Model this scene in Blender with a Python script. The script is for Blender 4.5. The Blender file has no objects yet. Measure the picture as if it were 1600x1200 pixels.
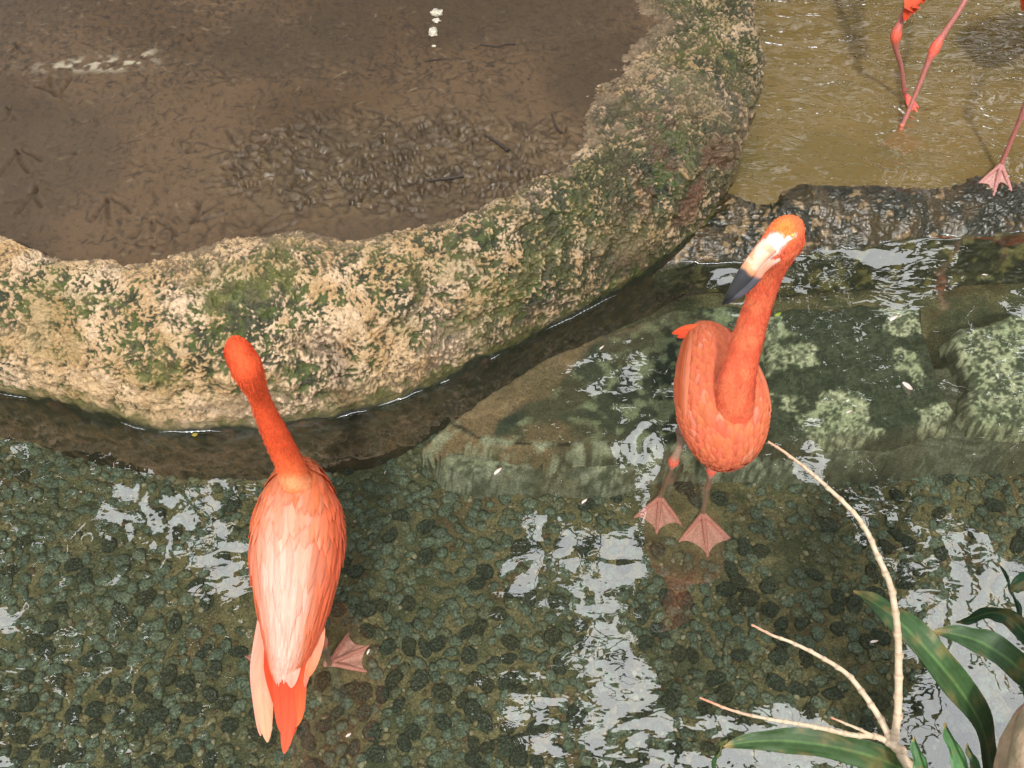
import bpy, bmesh, math, random
import numpy as np
from mathutils import Vector, Matrix
R = math.radians
scene = bpy.context.scene
COL = scene.collection
# ------------------------------------------------------------------ camera
CAM = np.array([0.0, 0.0, 2.0]); PITCH = R(52); F = 1570.0
cd = bpy.data.cameras.new('camera'); cam = bpy.data.objects.new('camera', cd); COL.objects.link(cam)
cam.location = CAM; cam.rotation_euler = (R(90) - PITCH, 0, 0)
cd.sensor_width = 36; cd.lens = 36 * F / 1600; cd.clip_start = 0.02; cd.clip_end = 500
scene.camera = cam
# ------------------------------------------------------------------ sky and sun
SUN_EL, SUN_DIR = R(50), (0.02, 0.82)          # light travels along +Y and down
w = bpy.data.worlds.new('World'); scene.world = w; w.use_nodes = True
nt = w.node_tree; sky = nt.nodes.new('ShaderNodeTexSky'); sky.sky_type = 'NISHITA'
sky.sun_disc = False; sky.sun_elevation = SUN_EL; sky.sun_rotation = R(180)
sky.air_density = 1.0; sky.dust_density = 6.0; sky.ozone_density = 1.0
bg = nt.nodes['Background']; bg.inputs[1].default_value = 0.15
tcw = nt.nodes.new('ShaderNodeTexCoord'); cn = nt.nodes.new('ShaderNodeTexNoise'); cn.inputs['Scale'].default_value = 5.0; cn.inputs['Detail'].default_value = 5
nt.links.new(tcw.outputs['Generated'], cn.inputs['Vector'])
cr = nt.nodes.new('ShaderNodeValToRGB'); cr.color_ramp.elements[0].position = .3; cr.color_ramp.elements[1].position = .7      # bright overcast cloud
cr.color_ramp.elements[0].color = (.80, .82, .86, 1); cr.color_ramp.elements[1].color = (1, 1, 1, 1); nt.links.new(cn.outputs[0], cr.inputs[0])
cs = nt.nodes.new('ShaderNodeVectorMath'); cs.operation = 'SCALE'; cs.inputs['Scale'].default_value = 38.0; nt.links.new(cr.outputs[0], cs.inputs[0])
cm = nt.nodes.new('ShaderNodeMix'); cm.data_type = 'RGBA'; cm.inputs[0].default_value = .85
nt.links.new(sky.outputs[0], cm.inputs[6]); nt.links.new(cs.outputs[0], cm.inputs[7]); nt.links.new(cm.outputs[2], bg.inputs[0])
sd = bpy.data.lights.new('flash_sun', 'SUN'); flash_sun = bpy.data.objects.new('flash_sun', sd); COL.objects.link(flash_sun)  # directional lamp standing in for the camera flash, aimed near the view direction
sd.energy = 4.5; sd.angle = R(3.5); sd.color = (1.0, 0.955, 0.87)
dv = Vector((SUN_DIR[0], math.cos(SUN_EL), -math.sin(SUN_EL)))
flash_sun.rotation_euler = dv.to_track_quat('-Z', 'Y').to_euler(); flash_sun.location = (0, -3, 6)
vs = scene.view_settings; vs.view_transform = 'Standard'; vs.look = 'None'; vs.exposure = -0.56; vs.gamma = 1
vs.use_curve_mapping = False
scene.render.engine = 'CYCLES'
scene.cycles.max_bounces = 8; scene.cycles.transparent_max_bounces = 16

# ------------------------------------------------------------------ helpers
rng = np.random.default_rng(7); random.seed(7)
def ray(px, py):
    dx = (np.asarray(px, float) - 800) / F; dy = (np.asarray(py, float) - 600) / F
    c, s = math.cos(PITCH), math.sin(PITCH)
    return np.stack([dx, c - dy * s, -s - dy * c], -1)
def at(px, py, z):
    d = ray(px, py); t = (np.asarray(z, float) - CAM[2]) / d[..., 2]
    return CAM + d * t[..., None]
def aty(px, py, y):
    d = ray(px, py); t = y / d[..., 1]
    return CAM + d * np.asarray(t)[..., None]
def proj(P):
    c, s = math.cos(PITCH), math.sin(PITCH); q = P - CAM
    f = q[..., 1] * c - q[..., 2] * s; dn = -q[..., 1] * s - q[..., 2] * c
    return 800 + F * q[..., 0] / f, 600 + F * dn / f
_perm = np.random.default_rng(3).permutation(256); _perm = np.concatenate([_perm, _perm, _perm])
_g = np.array([[1,1,0],[-1,1,0],[1,-1,0],[-1,-1,0],[1,0,1],[-1,0,1],[1,0,-1],[-1,0,-1],[0,1,1],[0,-1,1],[0,1,-1],[0,-1,-1]], float)
def perlin(p):
    sh = p.shape[:-1]; p = p.reshape(-1, 3)
    i = np.floor(p).astype(int); f = p - i; i &= 255
    u = f * f * f * (f * (f * 6 - 15) + 10)
    def gr(a, b, c):
        h = _perm[_perm[_perm[(i[:, 0] + a) & 255] + ((i[:, 1] + b) & 255)] + ((i[:, 2] + c) & 255)] % 12
        return np.einsum('ij,ij->i', _g[h], f - np.array([a, b, c]))
    L = lambda a, b, t: a + (b - a) * t
    x0 = L(L(gr(0,0,0), gr(1,0,0), u[:,0]), L(gr(0,1,0), gr(1,1,0), u[:,0]), u[:,1])
    x1 = L(L(gr(0,0,1), gr(1,0,1), u[:,0]), L(gr(0,1,1), gr(1,1,1), u[:,0]), u[:,1])
    return (L(x0, x1, u[:,2]) * 1.5).reshape(sh)
def fbm(p, fr, o=3, off=0.0, gain=0.5):
    s = 0; a = 1.0; t = 0
    for k in range(o):
        s = s + a * perlin(p * fr * 2**k + off + 17.3 * k); t += a; a *= gain
    return s / t
def sstep(a, b, x):
    t = np.clip((x - a) / (b - a), 0, 1); return t * t * (3 - 2 * t)
def mixc(c, d, t): return c + (np.asarray(d) - c) * t[..., None]
def solid(shape, c): return np.broadcast_to(np.array(c, float), shape + (3,)).copy()
def catmull(P, n):
    P = np.asarray(P, float); m = len(P); t = np.linspace(0, m - 1, n); i = np.minimum(t.astype(int), m - 2); f = (t - i)[:, None]
    g = lambda k: P[np.clip(k, 0, m - 1)]
    a, b, c, d = g(i - 1), g(i), g(i + 1), g(i + 2)
    return 0.5 * (2 * b + (c - a) * f + (2 * a - 5 * b + 4 * c - d) * f**2 + (3 * b - a - 3 * c + d) * f**3)
def polysd(P, poly):                      # signed distance, positive inside
    P = np.asarray(P); d = np.full(P.shape[:-1], 1e9); ins = np.zeros(P.shape[:-1], bool); n = len(poly)
    for k in range(n):
        a, b = poly[k], poly[(k + 1) % n]; e = b - a; v = P - a
        t = np.clip((v @ e) / (e @ e), 0, 1); q = v - t[..., None] * e
        d = np.minimum(d, np.hypot(q[..., 0], q[..., 1]))
        c = (a[1] > P[..., 1]) != (b[1] > P[..., 1])
        x = a[0] + (P[..., 1] - a[1]) / (e[1] if abs(e[1]) > 1e-12 else 1e-12) * e[0]
        ins ^= c & (P[..., 0] < x)
    return np.where(ins, d, -d)
def mesh_np(name, V, Fc, mat=None, col=None, uv=None, smooth=True):
    me = bpy.data.meshes.new(name); V = np.asarray(V, np.float32).reshape(-1, 3); Fc = np.asarray(Fc, np.int32)
    me.vertices.add(len(V)); me.vertices.foreach_set('co', V.ravel())
    k = Fc.shape[1]; me.loops.add(Fc.size); me.loops.foreach_set('vertex_index', Fc.ravel())
    me.polygons.add(len(Fc)); me.polygons.foreach_set('loop_start', np.arange(0, Fc.size, k, dtype=np.int32))
    me.update(calc_edges=True)
    me.polygons.foreach_set('use_smooth', np.full(len(Fc), smooth))
    if col is not None:
        a = me.color_attributes.new('Col', 'FLOAT_COLOR', 'POINT')
        c = np.ones((len(V), 4), np.float32); c[:, :3] = np.asarray(col).reshape(-1, np.asarray(col).shape[-1])[:, :3]
        if np.asarray(col).shape[-1] == 4: c[:, 3] = np.asarray(col).reshape(-1, 4)[:, 3]
        a.data.foreach_set('color', c.ravel())
    if uv is not None:
        u = me.uv_layers.new(name='UVMap'); u.data.foreach_set('uv', np.asarray(uv, np.float32).reshape(-1, 2)[Fc.ravel()].ravel())
    if mat: me.materials.append(mat)
    me.validate(); return me
def grid_faces(nu, nv, keep=None, close=False):
    i, j = np.meshgrid(np.arange(nu - 1), np.arange(nv if close else nv - 1), indexing='ij')
    j2 = (j + 1) % nv
    q = np.stack([i * nv + j, (i + 1) * nv + j, (i + 1) * nv + j2, i * nv + j2], -1)
    if keep is not None:
        K = keep[:-1, :-1] & keep[1:, :-1] & keep[:-1, 1:] & keep[1:, 1:]; q = q[K]
    return q.reshape(-1, 4)
def link(name, me, parent=None):
    o = bpy.data.objects.new(name, me); COL.objects.link(o)
    if parent is not None: o.parent = parent
    return o
def tag(o, label=None, cat=None, group=None, kind=None):
    if label: o['label'] = label
    if cat: o['category'] = cat
    if group: o['group'] = group
    if kind: o['kind'] = kind
    return o
def thing(name, loc, label, cat, group=None):
    o = bpy.data.objects.new(name, None); COL.objects.link(o); o.location = loc; o.empty_display_size = 0.1
    return tag(o, label, cat, group)
def child(name, me, root):                # mesh in world coordinates under a root that is only translated
    o = link(name, me, root); o.matrix_parent_inverse = Matrix.Translation(root.location).inverted(); return o

def material(name, color=None, rough=0.6, attr=True, bumps=(), spec=0.5, coat=0.0, coat_rough=0.05, var=None, sss=0.0, transl=0.0, ramp=None):
    """bumps: (scale, detail, strength, distance); var: (scale, detail, dark, light) multiplies the colour"""
    m = bpy.data.materials.new(name); m.use_nodes = True; n = m.node_tree; N = n.nodes; L = n.links
    b = N['Principled BSDF']; b.inputs['Roughness'].default_value = rough; b.inputs['Specular IOR Level'].default_value = spec
    b.inputs['Coat Weight'].default_value = coat; b.inputs['Coat Roughness'].default_value = coat_rough
    tc = N.new('ShaderNodeTexCoord'); src = None
    if attr:
        a = N.new('ShaderNodeAttribute'); a.attribute_name = 'Col'; src = a.outputs['Color']
    else:
        r = N.new('ShaderNodeRGB'); r.outputs[0].default_value = (*color, 1); src = r.outputs[0]
    if var:
        for (sc, de, lo, hi) in var:
            t = N.new('ShaderNodeTexNoise'); t.inputs['Scale'].default_value = sc; t.inputs['Detail'].default_value = de
            t.inputs['Roughness'].default_value = 0.65; L.new(tc.outputs['Object'], t.inputs['Vector'])
            mr = N.new('ShaderNodeMapRange'); mr.inputs[1].default_value = 0.33; mr.inputs[2].default_value = 0.67
            mr.inputs[3].default_value = lo; mr.inputs[4].default_value = hi; L.new(t.outputs[0], mr.inputs[0])
            mx = N.new('ShaderNodeVectorMath'); mx.operation = 'SCALE'; L.new(src, mx.inputs[0]); L.new(mr.outputs[0], mx.inputs['Scale']); src = mx.outputs[0]
    L.new(src, b.inputs['Base Color'])
    nrm = None
    for (sc, de, st, di) in bumps:
        t = N.new('ShaderNodeTexNoise'); t.inputs['Scale'].default_value = sc; t.inputs['Detail'].default_value = de
        t.inputs['Distortion'].default_value = 0.4; L.new(tc.outputs['Object'], t.inputs['Vector'])
        bp = N.new('ShaderNodeBump'); bp.inputs['Strength'].default_value = st; bp.inputs['Distance'].default_value = di
        L.new(t.outputs[0], bp.inputs['Height'])
        if nrm: L.new(nrm, bp.inputs['Normal'])
        nrm = bp.outputs[0]
    if nrm: L.new(nrm, b.inputs['Normal'])
    if nrm and coat: L.new(nrm, b.inputs['Coat Normal'])
    if transl:
        tr = N.new('ShaderNodeBsdfTranslucent'); L.new(src, tr.inputs[0]); ms = N.new('ShaderNodeMixShader'); ms.inputs[0].default_value = transl
        L.new(b.outputs[0], ms.inputs[1]); L.new(tr.outputs[0], ms.inputs[2]); L.new(ms.outputs[0], N['Material Output'].inputs[0])
    return m

def tube(path, rad, n=8):
    path = np.asarray(path, float); rad = np.asarray(rad, float); T_ = np.gradient(path, axis=0); T_ /= np.linalg.norm(T_, axis=1, keepdims=True) + 1e-9
    ref = np.array([0, 0, 1.]) if abs(T_[:, 2]).mean() < .8 else np.array([1., 0, 0]); s = np.cross(T_, ref); s /= np.linalg.norm(s, axis=1, keepdims=True); u = np.cross(s, T_)
    a = np.linspace(0, 2 * np.pi, n, endpoint=False); P = path[:, None] + rad[:, None, None] * (np.cos(a)[None, :, None] * s[:, None] + np.sin(a)[None, :, None] * u[:, None])
    V = np.concatenate([P.reshape(-1, 3), path[:1], path[-1:]]); m = len(path); Fq = grid_faces(m, n, close=True)
    k = m * n; caps = [[k, (j + 1) % n, j, k] for j in range(n)] + [[k + 1, (m - 1) * n + j, (m - 1) * n + (j + 1) % n, k + 1] for j in range(n)]
    return V, Fq, np.array([c[:3] for c in caps])
def tubes_mesh(name, specs, mat, n=8, cols=None):
    Vs, Fs, Cs, k = [], [], [], 0
    for i, (p, r) in enumerate(specs):
        V, Fq, Ft_ = tube(p, r, n); Vs.append(V); Fs.append(np.vstack([Fq[:, [0, 1, 2]], Fq[:, [0, 2, 3]], Ft_]) + k); k += len(V)
        if cols is not None: Cs.append(np.broadcast_to(cols[i], (len(V), 3)))
    return mesh_np(name, np.vstack(Vs), np.vstack(Fs), mat, np.vstack(Cs) if cols is not None else None)
# ================================================================== SETTING
ZM = 0.30            # mud level in the basin
ZU = 0.06            # level of the upper, muddy pool
ZB = -0.20           # bed of the lower pool
# ---- outlines (pixel -> point at a known height)
Wp = [(-420,600),(-150,604),(0,618),(130,645),(250,672),(400,670),(500,655),(600,635),(690,600),(800,545),(900,490),(1000,438),(1060,398),(1100,350),(1122,312),(1150,250),(1170,180),(1186,110),(1203,52),(1185,8),(1188,-60),(1200,-180),(1215,-340)]
Wz = [0]*11 + [0,.02,.05,.08,.13,.19,.25,.29,.29,.29,.29,.29]
Mp = [(-420,320),(-150,345),(0,362),(70,390),(150,404),(250,404),(340,386),(400,368),(520,374),(640,358),(740,335),(820,295),(870,260),(900,225),(920,190),(925,150),(945,115),(1000,75),(1015,45),(1000,10),(1005,-60),(1010,-180),(1010,-340)]
Fp = [(-420,680),(-150,690),(0,686),(130,722),(250,746),(400,752),(500,746),(600,728),(690,672),(790,608),(900,545),(1000,500),(1070,462),(1130,420),(1160,330),(1190,250),(1215,180),(1235,110),(1250,52),(1235,8),(1240,-60),(1250,-180),(1265,-340)]
NU, NT = 1500, 330
W_ = np.array([at(x, y, z) for (x, y), z in zip(Wp, Wz)]); M_ = np.array([at(x, y, ZM) for x, y in Mp])
F_ = np.array([at(x, y, ZB if k < 13 else -0.1) for k, (x, y) in enumerate(Fp)])
# denser sampling in view
Wc, Mc, Fc_ = catmull(W_, NU), catmull(M_, NU), catmull(F_, NU)
zw = np.interp(np.linspace(0, 22, NU), [0, 11, 14, 22], [0, 0, ZU, ZU])
right = sstep(11, 14.5, np.linspace(0, 22, NU))
tk = np.array([-1, -.5, -.04, 0, .06, .14, .26, .42, .6, .76, .9, 1.0, 1.12])
aL = np.array([0, 0, 0, 0, -.03, -.04, .02, .16, .4, .66, .86, 1.0, 1.3]); hL = np.array([0, 0, -.01, .0, .05, .13, .2, .27, .325, .345, .325, .298, .22])
aR = np.array([0, 0, 0, 0, -.01, .0, .03, .12, .32, .56, .8, 1.0, 1.3]); hR = np.array([0, 0, .05, .06, .13, .2, .26, .3, .325, .33, .318, .298, .22])
T = np.concatenate([np.linspace(-1, 0, 50, endpoint=False), np.linspace(0, 1.12, NT - 50)])
A = np.interp(T, tk, aL)[None] * (1 - right)[:, None] + np.interp(T, tk, aR)[None] * right[:, None]
H = np.interp(T, tk, hL)[None] * (1 - right)[:, None] + np.interp(T, tk, hR)[None] * right[:, None]
P = np.zeros((NU, NT, 3)); und = T < 0; tu = (T[und] + 1)
P[:, ~und, :2] = Wc[:, None, :2] + (Mc - Wc)[:, None, :2] * A[:, ~und, None]
P[:, ~und, 2] = H[:, ~und]
P[:, und, :2] = Fc_[:, None, :2] + (Wc - Fc_)[:, None, :2] * tu[None, :, None]
P[:, und, 2] = Fc_[:, None, 2] - .02 + (zw[:, None] - Fc_[:, None, 2] + .02) * (tu**1.1)[None]
# smooth normals of the base sheet
def normals(P):
    du = np.gradient(P, axis=0); dv = np.gradient(P, axis=1); n = np.cross(dv, du); n /= np.linalg.norm(n, axis=-1, keepdims=True) + 1e-9; return n
Nn = normals(P); Nn *= np.sign(Nn[..., 2:3].mean())
if (Nn[..., 2].mean() < 0): Nn = -Nn
warp = np.stack([fbm(P, 9, 2, 5.), fbm(P, 9, 2, 31.), fbm(P, 9, 2, 57.)], -1)
Q = P + warp * .017
big = fbm(P, 2.6, 2, 3.); mid = fbm(P, 8, 3, 11.)
n1 = fbm(Q, 34, 3, 2.); n2 = 1 - np.abs(fbm(Q, 62, 2, 40.)) * 3.2; n3 = fbm(Q, 125, 2, 77.)
dry = sstep(-.02, .08, P[..., 2]); edge = sstep(1.0, .88, T)[None] + 0 * big
relief = .03 * big + .022 * mid + dry * (.013 * n1 + .0035 * n2 + .003 * n3) + (1 - dry) * .006 * n1
amp = np.interp(T, [-1, -.1, 0, .08, .3, .95, 1.12], [.2, .3, .35, .7, 1, .75, .8])[None]
Pd = P + Nn * (relief * amp)[..., None]
px, py = proj(P)
pit = n1 * .8 + n2 * .07 + n3 * .85 + .15 * fbm(P, 200, 2, 7.)                      # high = proud limestone, low = pits
# colour of the stone itself
tan = solid(P.shape[:2], (.46, .32, .18)); pale = np.array([.56, .41, .27])
C = mixc(tan, pale, sstep(-.15, .35, fbm(P, 6, 3, 90.)))
C = mixc(C, (.36, .22, .09), sstep(.0, .4, fbm(P, 11, 3, 120.)) * .6)
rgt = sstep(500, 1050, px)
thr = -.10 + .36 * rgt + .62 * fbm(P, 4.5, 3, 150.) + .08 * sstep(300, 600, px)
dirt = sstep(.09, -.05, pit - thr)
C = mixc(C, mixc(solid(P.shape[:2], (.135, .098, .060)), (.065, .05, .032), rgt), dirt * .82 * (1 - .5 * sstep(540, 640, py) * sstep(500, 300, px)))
# green algae and moss growth
mz = sstep(.02, .10, T)[None] * sstep(.98, .8, T)[None]
mossm = fbm(P, 4.5, 3, 200.) + .30 * np.exp(-((px - 450)**2 / 90**2 + (py - 460)**2 / 60**2)) + .22 * np.exp(-((px - 880)**2 / 260**2 + (py - 400)**2 / 110**2)) + .12 * np.exp(-((px - 230)**2 / 170**2 + (py - 480)**2 / 60**2)) - .15 * sstep(560, 700, py) - .12 * sstep(200, 0, px)
moss = sstep(.0, .16, mossm - .95 * pit - .06) * mz
C = mixc(C, mixc(solid(P.shape[:2], (.048, .078, .016)), (.016, .030, .014), sstep(-.2, .25, fbm(P, 30, 2, 9.))), moss * .85)
film = sstep(.05, .35, fbm(P, 7, 3, 260.) + .25 * rgt) * sstep(1, .85, T)[None]
C = mixc(C, (.15, .13, .04), film * .35)
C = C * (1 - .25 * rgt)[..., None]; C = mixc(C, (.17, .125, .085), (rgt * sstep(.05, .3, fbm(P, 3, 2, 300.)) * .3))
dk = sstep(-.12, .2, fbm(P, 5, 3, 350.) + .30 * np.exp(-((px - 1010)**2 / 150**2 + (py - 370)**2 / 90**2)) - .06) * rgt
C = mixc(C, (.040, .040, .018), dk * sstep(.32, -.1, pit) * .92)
# red brown stain on the low right corner
C = mixc(C, (.10, .05, .028), np.exp(-((px - 1080)**2 / 90**2 + (py - 290)**2 / 100**2)) * sstep(-.1, .25, fbm(P, 14, 3, 320.)) * .9)
# wet foot, dark algae band at the waterline, red brown below it
zz = P[..., 2] - zw[:, None] * 1.0 + .03 * fbm(P, 9, 3, 400.)
C = mixc(C, (.065, .075, .016), sstep(.085, .03, zz + .05 * fbm(P, 30, 3, 8.)) * .75)
C = mixc(C, (.012, .016, .008), sstep(.035 + .02 * rgt, .012, zz) * .93)
und_c = mixc(solid(P.shape[:2], (.048, .028, .015)), (.015, .010, .007), sstep(-.2, .25, fbm(P, 12, 4, 440.)))
und_c = mixc(und_c, (.10, .055, .026), sstep(.12, .4, fbm(P, 30, 3, 470.)) * .8)
C = mixc(C, und_c, sstep(.004, -.012, zz + 0 * T[None]))
C = mixc(C, (.16, .115, .07), sstep(.90, 1.0, T[None] + .25 * fbm(P, 12, 3, 500.)) * .85)      # mud smeared on the inner lip
wet = sstep(.06, .01, zz) * .9 + .35 * rgt
M_rock = material('limestone', rough=.62, bumps=((220, 4, .55, .0035), (60, 3, .35, .006)), var=((330, 4, .72, 1.22), (95, 5, .75, 1.25)), spec=.35)
n_ = M_rock.node_tree; at_ = n_.nodes.new('ShaderNodeAttribute'); at_.attribute_name = 'Col'; mr_ = n_.nodes.new('ShaderNodeMapRange')
mr_.inputs[1].default_value = 0; mr_.inputs[2].default_value = 1; mr_.inputs[3].default_value = .75; mr_.inputs[4].default_value = .18
n_.links.new(at_.outputs['Alpha'], mr_.inputs[0]); n_.links.new(mr_.outputs[0], n_.nodes['Principled BSDF'].inputs['Roughness'])
C4 = np.concatenate([C, wet[..., None]], -1)
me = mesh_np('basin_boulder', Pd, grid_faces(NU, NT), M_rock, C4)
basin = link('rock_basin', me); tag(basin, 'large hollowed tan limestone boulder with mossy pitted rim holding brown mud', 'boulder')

# ---- mud inside the basin
poly_m = Mc[:, :2] - (Mc - Wc)[:, :2] / (np.linalg.norm((Mc - Wc)[:, :2], axis=1, keepdims=True)) * .05
gx = np.arange(-2.7, .95, .0045); gy = np.arange(1.55, 4.3, .0045)
X, Y = np.meshgrid(gx, gy, indexing='ij'); PM = np.stack([X, Y, np.full_like(X, ZM)], -1)
ring = np.concatenate([poly_m[::10], np.array([[.85, 5.5], [-4.5, 5.5]])]); ins = polysd(PM[..., :2], ring)
keep = ins > 0
mpx, mpy = proj(PM)
h = .006 * fbm(PM, 1.5, 2) + .002 * fbm(PM, 9, 3, 8.)
churn = np.exp(-(((mpx - 620) / 290)**2 + ((mpy - 262 + (mpx - 620) * .05) / 82)**2)**2)
h += churn * (.0035 * fbm(PM, 7, 2, 33.) + .0012 * fbm(PM, 30, 2, 44.)) - churn * .003
gm_mask = np.zeros_like(h)
def stamp(x, y, ang, size, dep):
    r_ = size * 1.5; i0, i1 = np.searchsorted(gx, [x - r_, x + r_]); j0, j1 = np.searchsorted(gy, [y - r_, y + r_])
    if i1 - i0 < 4 or j1 - j0 < 4: return
    S = PM[i0:i1, j0:j1, :2] - np.array([x, y])
    for da, ln in ((-.62, .85), (0, 1.0), (.62, .85)):
        a = ang + da + random.uniform(-.1, .1); d = np.array([math.cos(a), math.sin(a)]); pn = np.array([-d[1], d[0]])
        t = np.clip(S @ d / (size * ln), 0, 1); c_ = S @ pn - math.sin(a * 7) * .010 * np.sin(t * 3)
        l = np.where((S @ d < 0) | (S @ d > size * ln), np.hypot(c_, np.maximum(-(S @ d), S @ d - size * ln)), np.abs(c_))
        gm_mask[i0:i1, j0:j1] = np.maximum(gm_mask[i0:i1, j0:j1], np.exp(-(l / .0045)**2) * min(1, dep / .004))
        h[i0:i1, j0:j1] += dep * (-1.0 * np.exp(-(l / .0048)**2) + .3 * np.exp(-((l - .012) / .007)**2))
for k in range(260):
    a_, r_ = random.uniform(0, 6.28), math.sqrt(random.random()); ppx, ppy = 620 + 275 * r_ * math.cos(a_), 258 + 74 * r_ * math.sin(a_)
    q = at(ppx, ppy, ZM); stamp(q[0], q[1], random.uniform(0, 6.28), random.uniform(.045, .12), random.uniform(.002, .0055))
for ppx, ppy, a in ((240, 345, 4.9), (30, 235, 5.2), (60, 290, 4.5), (170, 310, 5), (880, 200, 5.2), (200, 380, .6), (300, 350, 1), (90, 150, 2), (400, 370, .4)):
    q = at(ppx, ppy, ZM); stamp(q[0], q[1], a, .1, .007)
for k in range(70):
    ppx, ppy = random.uniform(-60, 950), random.uniform(0, 380)
    q = at(ppx, ppy, ZM); stamp(q[0], q[1], random.uniform(0, 6.28), random.uniform(.04, .09), random.uniform(.001, .0035))
PM[..., 2] += h * sstep(0, .05, ins)
CM = mixc(solid(X.shape, (.112, .070, .037)), (.080, .048, .023), sstep(-.3, .3, fbm(PM, 2.2, 3, 4.)))
CM = mixc(CM, (.105, .074, .038), churn * .7)
SQ = PM * np.array([1, .45, 1]); SQ[..., 0] += .3 * PM[..., 1]
fl = sstep(.20, .42, fbm(SQ, 95, 3, 14.) + .16 * sstep(220, 20, mpy) * 1.0 + .08 * fbm(PM, 4, 2, 90.) - .2 * churn)
CM = mixc(CM, (.045, .032, .02), fl * .6)
CM = mixc(CM, (.035, .024, .014), gm_mask * .7 * sstep(-.35, .1, fbm(PM, 22, 2, 71.)))
for k in range(3800):                                                     # scraps of litter trodden into the surface
    ppx, ppy = random.uniform(-60, 1000), random.choice((random.uniform(-30, 130), random.uniform(0, 400))); q = at(ppx, ppy, ZM)
    ln_, a_ = random.uniform(.004, .014), random.choice((random.gauss(2.6, .5), random.uniform(0, 3.14))); r_ = ln_ + .004
    i0, i1 = np.searchsorted(gx, [q[0] - r_, q[0] + r_]); j0, j1 = np.searchsorted(gy, [q[1] - r_, q[1] + r_])
    if i1 - i0 < 2 or j1 - j0 < 2: continue
    S = PM[i0:i1, j0:j1, :2] - q[:2]; d = np.array([math.cos(a_), math.sin(a_)]); t = np.clip(S @ d, -ln_, ln_); l = np.hypot(*(S - t[..., None] * d).transpose(2, 0, 1))
    CM[i0:i1, j0:j1] = mixc(CM[i0:i1, j0:j1], (.022, .015, .009) if random.random() < .93 else (.20, .15, .09), np.exp(-(l / .0026)**2) * random.uniform(.3, .9))
st = np.exp(-(((mpx - 150) / 75)**2 + ((mpy - 101 + .05 * (mpx - 150)) / 9)**2)) + .8 * np.exp(-(((mpx - 215) / 25)**2 + ((mpy - 92 + .5 * (mpx - 215)) / 7)**2))
CM = mixc(CM, (.055, .038, .022), sstep(-.05, .3, fbm(PM, 1.6, 4, 222.) + .25 * sstep(300, 0, mpx) + .2 * sstep(120, 0, mpy)) * .55)  # patchy tone, with flash falloff to left and top painted into the colour
CM = mixc(CM, (.42, .37, .27), np.clip(sstep(.0, .3, fbm(PM, 30, 3, 66.)) * st * 1.3, 0, .8))
CM4 = np.concatenate([CM, np.clip(.15 + churn * .55 + .9 * churn * fbm(PM, 26, 3, 5.), 0, 1)[..., None]], -1)
M_mud = material('wet_mud', rough=.5, bumps=((160, 4, .35, .003), (45, 3, .25, .005)), var=((500, 3, .78, 1.2), (90, 4, .88, 1.12)), spec=.35)
n_ = M_mud.node_tree; at_ = n_.nodes.new('ShaderNodeAttribute'); at_.attribute_name = 'Col'; mr_ = n_.nodes.new('ShaderNodeMapRange')
mr_.inputs[3].default_value = .75; mr_.inputs[4].default_value = .29
n_.links.new(at_.outputs['Alpha'], mr_.inputs[0]); n_.links.new(mr_.outputs[0], n_.nodes['Principled BSDF'].inputs['Roughness'])
tag(link('mud', mesh_np('mud', PM, grid_faces(*X.shape, keep=keep), M_mud, CM4)), kind='structure')

# ---- bed of both pools
gx = np.arange(-2.6, 3.2, .012); gy = np.arange(.2, 4.6, .012)
X, Y = np.meshgrid(gx, gy, indexing='ij'); PB = np.stack([X, Y, np.full_like(X, ZB)], -1)
step = sstep(2.05, 2.12, Y - .03 * X)
PB[..., 2] = ZB + .004 * fbm(PB, 6, 3) + .002 * fbm(PB, 25, 2, 9.) + step * .16
CB = mixc(solid(X.shape, (.20, .165, .085)), (.115, .11, .06), sstep(-.2, .3, fbm(PB, 3.5, 4, 50.)))
CB = mixc(CB, (.24, .19, .10), sstep(.05, .35, fbm(PB, 8, 4, 70.)) * .6)
CB = mixc(CB, (.06, .07, .035), sstep(.05, .4, fbm(PB, 16, 4, 90.)) * .7)
CB = mixc(CB, (.14, .06, .03), sstep(.25, .45, fbm(PB, 5, 4, 130.)) * .4)
CB = mixc(CB, (.30, .22, .10), step)
M_bed = material('algae_grit', rough=.85, bumps=((140, 5, .9, .006),), var=((220, 5, .4, 1.6), (50, 4, .7, 1.3)), spec=.2)
bed = link('pool_bed', mesh_np('pool_bed', PB, grid_faces(*X.shape), M_bed, CB)); tag(bed, kind='structure')
gm = material('soil', (.09, .07, .045), .9, attr=False, bumps=((8, 5, .5, .05),), var=((3, 5, .6, 1.3),))
ground = link('ground', mesh_np('ground', [(-150, -150, -.32), (150, -150, -.32), (150, 150, -.32), (-150, 150, -.32)], [[0, 1, 2, 3]], gm)); tag(ground, kind='structure')

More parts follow.
